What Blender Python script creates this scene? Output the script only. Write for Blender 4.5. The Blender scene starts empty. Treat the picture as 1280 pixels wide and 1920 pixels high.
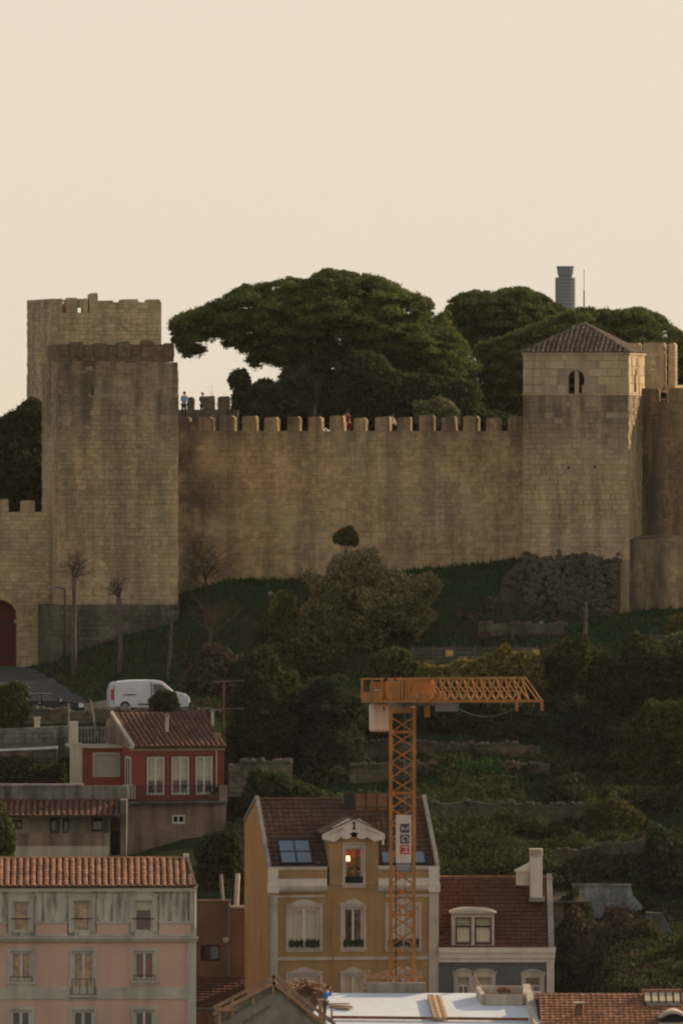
import bpy, bmesh, math, random
import numpy as np
from mathutils import Vector, Matrix
R = math.radians
random.seed(7)
scene = bpy.context.scene
C = scene.collection

# ------------------------------------------------------------------ camera, sky, sun, exposure
F, H0, EYE = 18000.0, 800.0, 100.0          # focal length and eye line in photograph pixels, eye height in metres
cam = bpy.data.objects.new('camera', bpy.data.cameras.new('camera'))
C.objects.link(cam)
cam.location = (0, 0, EYE)
cam.rotation_euler = (R(90), 0, 0)
cam.data.sensor_fit = 'VERTICAL'
cam.data.sensor_height = 24.0
cam.data.lens = 24.0 * F / 1920.0
cam.data.shift_y = -(960 - H0) / 1920.0
cam.data.clip_start = 5.0
cam.data.clip_end = 60000.0
scene.camera = cam

SUN_AZ, SUN_EL = 51.0, 24.0                 # to the right of the view and behind the castle
world = bpy.data.worlds.new('World')
scene.world = world
world.use_nodes = True
wn = world.node_tree
bg = wn.nodes['Background']
sky = wn.nodes.new('ShaderNodeTexSky')
sky.sky_type = 'NISHITA'
sky.sun_disc = False
sky.sun_elevation = R(SUN_EL)
sky.sun_rotation = R(SUN_AZ)
sky.altitude = 100
sky.air_density = 1.0
sky.dust_density = 1.5
sky.ozone_density = 1.0
# low haze: the sky is milky cream near the horizon all round and clears towards the zenith
tc = wn.nodes.new('ShaderNodeTexCoord')
sp_ = wn.nodes.new('ShaderNodeSeparateXYZ')
wn.links.new(tc.outputs['Generated'], sp_.inputs[0])
mr = wn.nodes.new('ShaderNodeMapRange')
mr.interpolation_type = 'SMOOTHSTEP'
for k_, v_ in ((1, -0.05), (2, 0.92), (3, 0.93), (4, 0.18)): mr.inputs[k_].default_value = v_
wn.links.new(sp_.outputs['Z'], mr.inputs[0])
hz = wn.nodes.new('ShaderNodeMix')
hz.data_type = 'RGBA'
hz.inputs[7].default_value = (8.25, 7.3, 5.95, 1)
wn.links.new(mr.outputs[0], hz.inputs[0])
wn.links.new(sky.outputs[0], hz.inputs[6])
wn.links.new(hz.outputs[2], bg.inputs[0])
bg.inputs[1].default_value = 0.1
sl = bpy.data.lights.new('sun', 'SUN')
sl.energy = 5.0
sl.angle = R(0.6)
sl.color = (1.0, 0.74, 0.47)
sun = bpy.data.objects.new('sun', sl)
C.objects.link(sun)
sdir = Vector((math.sin(R(SUN_AZ)) * math.cos(R(SUN_EL)), math.cos(R(SUN_AZ)) * math.cos(R(SUN_EL)), math.sin(R(SUN_EL))))
sun.rotation_euler = sdir.to_track_quat('Z', 'Y').to_euler()
sun.location = (60, 560, 160)
vs = scene.view_settings
vs.view_transform = 'Standard'
vs.look = 'None'
vs.gamma = 1.0
vs.exposure = 0.0
vs.use_curve_mapping = False
scene.cycles.use_denoising = True
scene.cycles.filter_width = 2.1          # the photograph is a soft long-lens picture
scene.cycles.max_bounces = 6
scene.cycles.transparent_max_bounces = 6

# ------------------------------------------------------------------ helpers
def WX(px, Y): return (px - 640.0) * Y / F
def WZ(py, Y): return EYE + (H0 - py) * Y / F
def P(px, py, Y): return Vector((WX(px, Y), Y, WZ(py, Y)))

def thing(name, label, cat, loc=(0, 0, 0), rz=0.0, group=None):
    o = bpy.data.objects.new(name, None)
    C.objects.link(o)
    o.location = loc
    o.rotation_euler = (0, 0, rz)
    o.empty_display_size = 0.3
    return tag(o, label, cat, group, 'thing')

def tag(o, label=None, cat=None, group=None, kind=None):
    if label: o['label'] = label
    if cat: o['category'] = cat
    if group: o['group'] = group
    if kind: o['kind'] = kind
    return o

def wloc(o):
    v = Vector((0, 0, 0))
    while o is not None:
        v += o.location
        o = o.parent
    return v

def link(name, me, parent=None, loc=None):
    o = bpy.data.objects.new(name, me)
    C.objects.link(o)
    if parent is not None: o.parent = parent
    if loc is not None: o.location = loc
    return o

class MB:
    """collects shapes and links them as ONE mesh object"""
    def __init__(s):
        s.v = []; s.f = []
    def quad(s, *p):
        n = len(s.v); s.v += [tuple(q) for q in p]; s.f.append(tuple(range(n, n + len(p)))); return s
    def box(s, x0, x1, y0, y1, z0, z1):
        n = len(s.v)
        s.v += [(x0, y0, z0), (x1, y0, z0), (x1, y1, z0), (x0, y1, z0), (x0, y0, z1), (x1, y0, z1), (x1, y1, z1), (x0, y1, z1)]
        s.f += [(n, n+3, n+2, n+1), (n+4, n+5, n+6, n+7), (n, n+1, n+5, n+4), (n+1, n+2, n+6, n+5), (n+2, n+3, n+7, n+6), (n+3, n, n+4, n+7)]
        return s
    def prism(s, pts, y0, y1):
        """outline in (x, z), counter-clockwise seen from -y, extruded from y0 to y1"""
        n = len(s.v); k = len(pts)
        s.v += [(x, y0, z) for x, z in pts] + [(x, y1, z) for x, z in pts]
        s.f.append(tuple(range(n, n + k))); s.f.append(tuple(range(n + 2*k - 1, n + k - 1, -1)))
        for i in range(k):
            j = (i + 1) % k
            s.f.append((n + j, n + i, n + k + i, n + k + j))
        return s
    def prismx(s, pts, x0, x1):
        """outline in (y, z) extruded along x"""
        n = len(s.v); k = len(pts)
        s.v += [(x0, y, z) for y, z in pts] + [(x1, y, z) for y, z in pts]
        s.f.append(tuple(range(n + k - 1, n - 1, -1))); s.f.append(tuple(range(n + k, n + 2*k)))
        for i in range(k):
            j = (i + 1) % k
            s.f.append((n + i, n + j, n + k + j, n + k + i))
        return s
    def slab(s, pts, t):
        """top outline of 3d points, thickened straight down by t"""
        n = len(s.v); k = len(pts)
        s.v += [tuple(p) for p in pts] + [(p[0], p[1], p[2] - t) for p in pts]
        s.f.append(tuple(range(n, n + k))); s.f.append(tuple(range(n + 2*k - 1, n + k - 1, -1)))
        for i in range(k):
            j = (i + 1) % k
            s.f.append((n + j, n + i, n + k + i, n + k + j))
        return s
    def tube(s, path, r, n=6, cap=True):
        path = [Vector(p) for p in path]
        rr = r if isinstance(r, (list, tuple)) else [r] * len(path)
        base = len(s.v)
        up = None
        for i, p in enumerate(path):
            d = (path[min(i+1, len(path)-1)] - path[max(i-1, 0)])
            d = d.normalized() if d.length > 1e-9 else Vector((0, 0, 1))
            if up is None:
                up = Vector((0, 0, 1)) if abs(d.z) < .9 else Vector((1, 0, 0))
            a = d.cross(up)
            a = a.normalized() if a.length > 1e-6 else Vector((1, 0, 0))
            b = d.cross(a)
            up = -b if b.length > 0 else up
            for k in range(n):
                t = 2 * math.pi * (k + .5) / n
                q = p + (a * math.cos(t) + b * math.sin(t)) * rr[i]
                s.v.append(tuple(q))
        for i in range(len(path) - 1):
            for k in range(n):
                k2 = (k + 1) % n
                s.f.append((base + i*n + k, base + i*n + k2, base + (i+1)*n + k2, base + (i+1)*n + k))
        if cap:
            s.f.append(tuple(base + k for k in range(n - 1, -1, -1)))
            m = base + (len(path) - 1) * n
            s.f.append(tuple(m + k for k in range(n)))
        return s
    def lathe(s, prof, c=(0, 0, 0), n=16):
        base = len(s.v)
        for r, z in prof:
            for k in range(n):
                t = 2 * math.pi * k / n
                s.v.append((c[0] + r * math.cos(t), c[1] + r * math.sin(t), c[2] + z))
        for i in range(len(prof) - 1):
            for k in range(n):
                k2 = (k + 1) % n
                s.f.append((base + i*n + k, base + i*n + k2, base + (i+1)*n + k2, base + (i+1)*n + k))
        s.f.append(tuple(base + k for k in range(n - 1, -1, -1)))
        m = base + (len(prof) - 1) * n
        s.f.append(tuple(m + k for k in range(n)))
        return s
    def build(s, name, m, parent=None, world=False, smooth=False, bevel=0.0):
        me = bpy.data.meshes.new(name)
        v = s.v
        loc = None
        if world and parent is not None:
            o = wloc(parent); v = [(a - o.x, b - o.y, c - o.z) for a, b, c in v]
        elif parent is None:
            a = np.array(v); lo = a.min(0); hi = a.max(0)
            loc = Vector(((lo[0]+hi[0])/2, (lo[1]+hi[1])/2, lo[2]))
            v = [(p[0]-loc.x, p[1]-loc.y, p[2]-loc.z) for p in v]
        me.from_pydata(v, [], s.f)
        if bevel > 0:
            bm = bmesh.new(); bm.from_mesh(me)
            bmesh.ops.bevel(bm, geom=bm.edges[:], offset=bevel, segments=1, affect='EDGES', clamp_overlap=True)
            bm.to_mesh(me); bm.free()
        me.materials.append(m)
        if smooth:
            me.polygons.foreach_set('use_smooth', [True] * len(me.polygons))
        me.update()
        return link(name, me, parent, loc)

def pieces(name, parent, unit, mats, m, limit=300, rest='more_pieces', key=None):
    """unit = (verts, faces); mats = matrices in the parent's frame. The largest become objects, the rest one mesh."""
    if not mats: return
    if key is None:
        key = lambda M: -(M.col[0].xyz.length * M.col[2].xyz.length)
    mats = sorted(mats, key=key)
    me = bpy.data.meshes.new(name)
    me.from_pydata(unit[0], [], unit[1]); me.materials.append(m); me.update()
    for M in mats[:limit]:
        o = link(name, me, parent)
        o.matrix_basis = M
    left = mats[limit:]
    if left:
        uv = np.array(unit[0]); uv = np.c_[uv, np.ones(len(uv))]
        vs_ = []; fs = []
        for i, M in enumerate(left):
            vs_.append((uv @ np.array(M).T)[:, :3])
            b = i * len(uv)
            fs += [tuple(b + k for k in f) for f in unit[1]]
        me2 = bpy.data.meshes.new(rest)
        me2.from_pydata(np.concatenate(vs_).tolist(), [], fs); me2.materials.append(m); me2.update()
        tag(link(rest, me2, parent), kind='stuff')

# ------------------------------------------------------------------ materials
def mat(name, base, rough=.85, var=.18, scale=1.5, streak=0.0, dirt=(.05, .045, .035), patch=0.0, bump=0.0, bscale=12.0,
        metal=0.0, per=0.0, base2=None, spec=.15, trans=0.0, sscale=(1.3, 1.3, .10), pscale=.35, slo=.47, shi=.64, soot=None):
    m = bpy.data.materials.new(name); m.use_nodes = True
    nt = m.node_tree; N = nt.nodes; L = nt.links
    b = N['Principled BSDF']
    b.inputs['Roughness'].default_value = rough
    b.inputs['Metallic'].default_value = metal
    b.inputs['Specular IOR Level'].default_value = spec
    geo = N.new('ShaderNodeNewGeometry')
    def noise(scale, detail=4, vec=None, rough=.6):
        n = N.new('ShaderNodeTexNoise'); n.inputs['Scale'].default_value = scale
        n.inputs['Detail'].default_value = detail; n.inputs['Roughness'].default_value = rough
        L.new(vec or geo.outputs['Position'], n.inputs['Vector']); return n.outputs['Fac']
    def mix(fac, a, c):
        x = N.new('ShaderNodeMix'); x.data_type = 'RGBA'
        if isinstance(fac, float): x.inputs[0].default_value = fac
        else: L.new(fac, x.inputs[0])
        for i, q in ((6, a), (7, c)):
            if isinstance(q, tuple): x.inputs[i].default_value = (*q, 1)
            else: L.new(q, x.inputs[i])
        return x.outputs[2]
    def ramp(fac, lo, hi, a=0.0, c=1.0):
        r = N.new('ShaderNodeMapRange'); r.inputs[1].default_value = lo; r.inputs[2].default_value = hi
        r.inputs[3].default_value = a; r.inputs[4].default_value = c; L.new(fac, r.inputs[0]); return r.outputs[0]
    dark = tuple(c * (1 - var) for c in base); lite = tuple(min(1, c * (1 + var)) for c in base)
    col = mix(ramp(noise(scale, 5), .3, .7), dark, lite)
    if base2 is not None:
        col = mix(ramp(noise(pscale, 3), .42, .62), col, base2)
    if per > 0:
        oi = N.new('ShaderNodeObjectInfo')
        ad = N.new('ShaderNodeMath'); ad.operation = 'ADD'
        L.new(oi.outputs['Random'], ad.inputs[0]); L.new(geo.outputs['Random Per Island'], ad.inputs[1])
        fr = N.new('ShaderNodeMath'); fr.operation = 'FRACT'; L.new(ad.outputs[0], fr.inputs[0])
        hs = N.new('ShaderNodeHueSaturation')
        L.new(ramp(fr.outputs[0], 0, 1, 1 - per, 1 + per), hs.inputs['Value'])
        f2 = N.new('ShaderNodeMath'); f2.operation = 'MULTIPLY'; f2.inputs[1].default_value = 7.31; L.new(ad.outputs[0], f2.inputs[0])
        f3 = N.new('ShaderNodeMath'); f3.operation = 'FRACT'; L.new(f2.outputs[0], f3.inputs[0])
        L.new(ramp(f3.outputs[0], 0, 1, .5 - .006, .5 + .006), hs.inputs['Hue'])
        L.new(ramp(f3.outputs[0], 0, 1, 1 - per * .35, 1 + per * .35), hs.inputs['Saturation'])
        L.new(col, hs.inputs['Color']); col = hs.outputs[0]
    if streak > 0:
        mp = N.new('ShaderNodeMapping'); mp.inputs['Scale'].default_value = sscale
        L.new(geo.outputs['Position'], mp.inputs['Vector'])
        s1 = ramp(noise(1.0, 4, mp.outputs[0]), slo, shi, 0, streak)
        col = mix(s1, col, dirt)
    if patch > 0:
        col = mix(ramp(noise(.45, 6, None, .7), .46, .64, 0, patch), col, dirt)
    for ax, lo, hi, amt, nsc in (soot or ()):      # weathering that darkens one end or the top courses, broken up by noise
        sx = N.new('ShaderNodeSeparateXYZ'); L.new(geo.outputs['Position'], sx.inputs[0])
        g1 = ramp(sx.outputs[ax], lo, hi)
        mp = N.new('ShaderNodeMapping'); mp.inputs['Scale'].default_value = nsc; L.new(geo.outputs['Position'], mp.inputs['Vector'])
        mu = N.new('ShaderNodeMath'); mu.operation = 'MULTIPLY'; L.new(g1, mu.inputs[0]); L.new(ramp(noise(1.0, 5, mp.outputs[0]), .38, .6, .1, amt), mu.inputs[1])
        col = mix(mu.outputs[0], col, (.075, .062, .045))
    L.new(col, b.inputs['Base Color'])
    if bump > 0:
        bp = N.new('ShaderNodeBump'); bp.inputs['Strength'].default_value = bump; bp.inputs['Distance'].default_value = .05
        L.new(noise(bscale, 5), bp.inputs['Height']); L.new(bp.outputs[0], b.inputs['Normal'])
    if trans > 0:
        tr = N.new('ShaderNodeBsdfTranslucent'); L.new(col, tr.inputs[0])
        ms = N.new('ShaderNodeMixShader'); ms.inputs[0].default_value = trans
        L.new(b.outputs[0], ms.inputs[1]); L.new(tr.outputs[0], ms.inputs[2])
        L.new(ms.outputs[0], N['Material Output'].inputs[0])
    return m

def glass_mat(name, refl=.3, tintc=(.9, .95, .95)):
    m = bpy.data.materials.new(name); m.use_nodes = True
    nt = m.node_tree; N = nt.nodes; L = nt.links
    N.remove(N['Principled BSDF'])
    t = N.new('ShaderNodeBsdfTransparent'); t.inputs[0].default_value = (*tintc, 1)
    g = N.new('ShaderNodeBsdfGlossy'); g.inputs['Roughness'].default_value = .04; g.inputs[0].default_value = (.9, .9, .9, 1)
    ms = N.new('ShaderNodeMixShader'); ms.inputs[0].default_value = refl
    L.new(t.outputs[0], ms.inputs[1]); L.new(g.outputs[0], ms.inputs[2]); L.new(ms.outputs[0], N['Material Output'].inputs[0])
    return m

def glow_mat(name, col, s):
    m = bpy.data.materials.new(name); m.use_nodes = True
    b = m.node_tree.nodes['Principled BSDF']
    b.inputs['Base Color'].default_value = (*col, 1)
    b.inputs['Emission Color'].default_value = (*col, 1)
    b.inputs['Emission Strength'].default_value = s
    return m

DIRT = (.055, .05, .04)
M = dict(
    stone=mat('castle_stone', (.53, .38, .215), .9, .28, 2.6, .5, (.16, .125, .085), .3, .8, 7, per=.13, base2=(.57, .435, .265), pscale=.22, sscale=(.9, .9, .09), soot=(('Z', 98.4, 100.6, .75, (1.3, 1.3, .12)),)),
    stone_curtain=mat('curtain_stone', (.54, .385, .218), .9, .28, 2.6, .4, (.16, .125, .085), .3, .8, 7, per=.13, base2=(.58, .445, .275), pscale=.22, sscale=(.9, .9, .09),
                      soot=(('Z', 97.6, 100.2, .8, (1.1, 1.1, .10)), ('X', -5.5, -9.5, .95, (.45, .45, .35)))),
    stone_right=mat('right_wall_stone', (.46, .335, .19), .9, .28, 2.4, .5, (.10, .08, .055), .5, .8, 7, per=.14, soot=(('X', 20.6, 19.4, .95, (.5, .5, .1)), ('Z', 97, 101.5, .7, (.9, .9, .12)))),
    stone_up=mat('pale_ashlar', (.58, .45, .28), .9, .15, 1.6, .3, (.14, .11, .075), .2, .4, 9, per=.09),
    stone_keep=mat('keep_stone', (.53, .41, .25), .9, .2, 2.0, .45, (.16, .13, .09), .3, .5, 9, per=.16),
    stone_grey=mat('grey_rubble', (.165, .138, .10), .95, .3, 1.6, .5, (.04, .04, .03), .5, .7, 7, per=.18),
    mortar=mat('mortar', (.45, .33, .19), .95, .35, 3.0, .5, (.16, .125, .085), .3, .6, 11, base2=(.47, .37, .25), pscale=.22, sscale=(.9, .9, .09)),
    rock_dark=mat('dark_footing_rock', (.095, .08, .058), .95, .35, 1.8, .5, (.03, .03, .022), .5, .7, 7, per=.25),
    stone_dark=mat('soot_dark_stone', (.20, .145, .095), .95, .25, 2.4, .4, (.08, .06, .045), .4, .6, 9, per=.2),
    leaf_olive_dark=mat('dark_olive_leaves', (.078, .074, .027), .85, .45, .4, per=.6, trans=.42),
    leaf_blue=mat('blue_green_leaves', (.040, .060, .030), .85, .45, .4, per=.6, trans=.38),
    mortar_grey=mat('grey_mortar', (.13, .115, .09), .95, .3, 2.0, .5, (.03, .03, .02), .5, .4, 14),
    terrace=mat('terrace_stone', (.145, .115, .078), .95, .3, 1.5, .4, (.035, .04, .025), .6, .6, 7, per=.16),
    grass=mat('grass_ground', (.022, .050, .020), .95, .5, 1.1, 0, (.03, .028, .018), .5, .8, 5, base2=(.034, .034, .018), pscale=.12, spec=0.0),
    blade=mat('grass_blades', (.032, .082, .028), .9, .5, .5, per=.5, base2=(.075, .07, .032), pscale=.16, trans=.35, spec=.05),
    paving=mat('paving', (.07, .074, .07), .9, .2, 1.0, 0, DIRT, .4, .4, 10),
    asphalt=mat('asphalt', (.075, .072, .065), .9, .25, 1.5, 0, DIRT, .3, .3, 20),
    concrete=mat('concrete', (.33, .29, .25), .9, .15, 1.2, .35, DIRT, .3, .3, 8),
    concrete_old=mat('old_concrete', (.22, .21, .175), .95, .3, 1.3, .6, (.035, .035, .03), .6, .4, 8),
    membrane=mat('roof_membrane', (.76, .81, .85), .7, .05, .8, 0, (.52, .55, .57), .2, .1, 8),  # blue-grey tint puts the blue of the roof's shadows into its colour
    timber=mat('formwork_timber', (.36, .215, .13), .8, .3, 3.0, per=.25, bump=.2, bscale=20),
    timber_pale=mat('pale_planks', (.50, .36, .21), .8, .3, 3.0, per=.25),
    rust=mat('rusty_edge', (.22, .095, .055), .8, .3, 3.0),
    orange=mat('crane_orange', (.52, .215, .042), .6, .25, 2.5, .55, (.20, .09, .045), .45, spec=.3),
    steel=mat('grey_steel', (.22, .21, .20), .5, .2, 3.0, metal=.5),
    cweight=mat('counterweight_concrete', (.78, .63, .52), .85, .1, 1.5, .2, (.3, .22, .17)),
    pink=mat('pink_stucco', (.70, .455, .345), .9, .1, .9, .4, (.44, .30, .24), .35, .15, 25),
    attic=mat('weathered_grey_paint', (.60, .55, .47), .9, .1, 1.0, .72, (.10, .088, .072), .25, .15, 25, sscale=(3.6, 3.6, .45), slo=.44, shi=.62),
    attic_plain=mat('pale_grey_paint', (.56, .53, .47), .9, .1, 1.0, .3, (.25, .22, .19), .2),
    trim=mat('grey_stone_trim', (.57, .51, .44), .85, .12, 1.5, .3, (.16, .14, .12), .2),
    white=mat('aged_white_paint', (.72, .67, .60), .7, .08, 2.0, .3, (.42, .37, .30), .2),
    yellow=mat('ochre_stucco', (.405, .27, .13), .9, .14, .8, .45, (.27, .165, .075), .4, .15, 25),
    orange_wall=mat('orange_stucco', (.56, .29, .11), .9, .1, .7, .35, (.32, .15, .05), .2, .15, 25),
    redwall=mat('red_stucco', (.28, .065, .05), .9, .12, .9, .3, (.15, .035, .03), .25, .15, 25),
    stain=mat('stained_plaster', (.33, .225, .175), .95, .35, .9, .6, (.09, .06, .05), .8, .3, 12),
    peach=mat('peach_stucco', (.22, .115, .075), .9, .25, .7, .5, (.16, .07, .05), .5, .2, 12),
    greywall=mat('blue_grey_tile_wall', (.13, .145, .15), .6, .15, 3.0, .3, (.06, .065, .07)),
    plaster=mat('cream_plaster', (.58, .50, .40), .9, .1, 1.2, .4, (.2, .17, .13), .3),
    tile_red=mat('barrel_tile', (.33, .16, .095), .8, .25, 4.0, 0, (.10, .06, .04), .45, per=.26),
    tile_dull=mat('dull_barrel_tile', (.165, .075, .055), .85, .25, 4.0, 0, DIRT, .4, per=.22),
    tile_brown=mat('brown_flat_tile', (.105, .058, .040), .85, .2, 4.0, 0, DIRT, .3, per=.2),
    tile_maroon=mat('maroon_flat_tile', (.125, .05, .037), .85, .2, 4.0, 0, DIRT, .3, per=.2),
    tile_castle=mat('weathered_tile', (.135, .10, .078), .9, .3, 4.0, 0, DIRT, .5, per=.35),
    deck=mat('roof_underlay', (.07, .04, .03), .9, .2, 3.0),
    dark=mat('dark_interior', (.022, .02, .018), .9, .2, 3.0),
    redroom=mat('red_room', (.25, .05, .035), .9, .2, 2.0),
    curtain=mat('cream_curtain', (.66, .56, .38), .9, .12, 2.5),
    curtain_r=mat('rust_curtain', (.30, .07, .035), .9, .2, 2.5),
    curtain_b=mat('brown_curtain', (.22, .11, .06), .9, .25, 2.5),
    blind=mat('cream_blind', (.74, .60, .41), .85, .06, 2.5),
    curtain_reflect=mat('amber_reflection_curtain', (.66, .37, .15), .9, .6, 2.8),  # amber colour stands in for warm reflections in the pink house panes
    iron=mat('dark_iron', (.03, .03, .032), .6, .2, 4.0),
    planter=mat('planter_green', (.028, .04, .022), .9, .5, 9.0, bump=.5),
    wood_dark=mat('dark_wood', (.07, .05, .035), .85, .3, 4.0, per=.2),
    fence=mat('grey_fence_wood', (.11, .095, .075), .9, .3, 4.0, per=.25),
    shutter=mat('shutter_grey', (.42, .40, .34), .8, .08, 2.0, .2, (.25, .23, .2)),
    door_red=mat('dark_red_door', (.10, .014, .016), .7, .25, 3.0),
    bark=mat('bark', (.085, .062, .045), .95, .35, 4.0, bump=.6, bscale=14),
    bark_grey=mat('grey_bark', (.13, .105, .085), .95, .3, 4.0, bump=.6, bscale=14),
    twig=mat('twigs', (.068, .054, .041), .95, .3, 2.0),
    twig_red=mat('reddish_twigs', (.16, .10, .07), .95, .3, 2.0),
    pine=mat('pine_needles', (.115, .135, .038), .8, .3, .35, per=.62, trans=.42),
    pine2=mat('far_pine_needles', (.098, .12, .036), .8, .3, .35, per=.62, trans=.42),
    leaf_dark=mat('dark_leaves', (.048, .060, .023), .85, .45, .4, per=.6, trans=.4),
    leaf_mid=mat('green_leaves', (.072, .082, .026), .75, .35, .4, per=.5, trans=.25),
    leaf_yel=mat('yellow_sunlit_leaves', (.20, .17, .045), .75, .35, .5, per=.45, trans=.35),  # yellow puts sunlight on the hedge and evergreen tip into the leaf colour
    leaf_pale=mat('pale_olive_leaves', (.27, .225, .115), .8, .3, .5, per=.62, trans=.42),
    leaf_olive=mat('olive_leaves', (.15, .15, .075), .8, .3, .5, per=.45, trans=.3),
    ivy=mat('ivy_leaves', (.042, .046, .022), .8, .4, .5, per=.5, trans=.15),
    leaf_brown=mat('brown_leaves', (.085, .065, .042), .85, .4, .5, per=.5, trans=.2),
    vanwhite=mat('van_white_paint', (.66, .68, .68), .35, .04, 2.0, spec=.5),
    cardark=mat('car_dark_paint', (.014, .016, .02), .35, .1, 2.0, spec=.25),
    rubber=mat('tyre_rubber', (.02, .02, .02), .9, .2, 4.0),
    chrome=mat('chrome', (.6, .6, .6), .2, .05, 4.0, metal=.9),
    lamp_red=mat('tail_light', (.55, .06, .035), .3, .1, 5.0),
    lamp_white=mat('head_light', (.85, .82, .75), .15, .05, 5.0, spec=.7),
    carglass=mat('car_glass', (.018, .022, .022), .08, .1, 3.0, spec=.8),
    skin=mat('skin', (.45, .26, .18), .6, .05, 3.0),
    hair=mat('dark_hair', (.025, .018, .014), .7, .2, 5.0),
    blue=mat('blue_cloth', (.045, .21, .60), .85, .1, 4.0),
    lightblue=mat('light_blue_shirt', (.24, .36, .60), .85, .1, 4.0),
    navy=mat('navy_cloth', (.012, .014, .026), .9, .2, 4.0),
    black=mat('black_cloth', (.014, .014, .016), .9, .2, 4.0),
    maroon=mat('maroon_cloth', (.14, .025, .04), .9, .2, 4.0),
    cloth_white=mat('white_cloth', (.66, .62, .58), .9, .1, 4.0),
    brownc=mat('brown_cloth', (.10, .07, .055), .9, .2, 4.0),
    tower_grey=mat('blue_grey_concrete', (.20, .225, .245), .8, .06, .2),
    tower_dark=mat('dark_tower_glazing', (.10, .12, .14), .4, .1, .2),
    bluewhite=mat('whitewash', (.24, .275, .285), .9, .3, 1.6, .85, (.07, .075, .065), .8),
    banner=mat('banner_vinyl', (.66, .58, .50), .7, .06, 2.0),
    banner_dark=mat('banner_slate', (.10, .085, .09), .7, .1, 2.0),
    banner_red=mat('banner_red', (.50, .06, .05), .7, .1, 2.0),
    banner_blue=mat('banner_blue', (.16, .16, .24), .7, .2, 6.0),
    sign_yellow=mat('yellow_sign', (.50, .36, .10), .7, .15, 3.0),
    red_paint=mat('red_paint', (.42, .03, .035), .6, .1, 3.0),
    coping=mat('grey_coping', (.33, .305, .27), .9, .15, 2.0, .4, (.16, .14, .12), .3),
    zinc=mat('zinc', (.26, .25, .235), .6, .15, 3.0, metal=.3),
    skyl=mat('skylight_glass', (.14, .21, .27), .12, .1, 1.0, spec=.9),
    skyl_dark=mat('skylight_frame', (.03, .03, .035), .6, .1, 3.0),
    poly=mat('cream_polycarbonate', (.60, .50, .33), .5, .08, 2.0),
    awning=mat('terracotta_edge', (.36, .12, .07), .8, .2, 3.0),
)
GLASS = glass_mat('window_glass', .055)
GLASS2 = glass_mat('shaded_window_glass', .10, (.8, .85, .85))
GLOW = glow_mat('lamp_shade_glow', (1.0, .62, .25), 4.0)
# ------------------------------------------------------------------ lettering (built first, while the scene is still small)
def letter(ch, size):
    cu_ = bpy.data.curves.new('letter', 'FONT'); cu_.body = ch; cu_.size = size; cu_.align_x = 'CENTER'; cu_.align_y = 'CENTER'; cu_.extrude = .004
    o = bpy.data.objects.new('tmp_text', cu_); C.objects.link(o)
    dg = bpy.context.evaluated_depsgraph_get()
    me = bpy.data.meshes.new_from_object(o.evaluated_get(dg))
    bpy.data.objects.remove(o)
    me.name = 'letter'; me.materials.clear(); me.materials.append(M['banner'])
    return me
LETTERS = {ch: letter(ch, .5) for ch in '2GM'}
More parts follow.
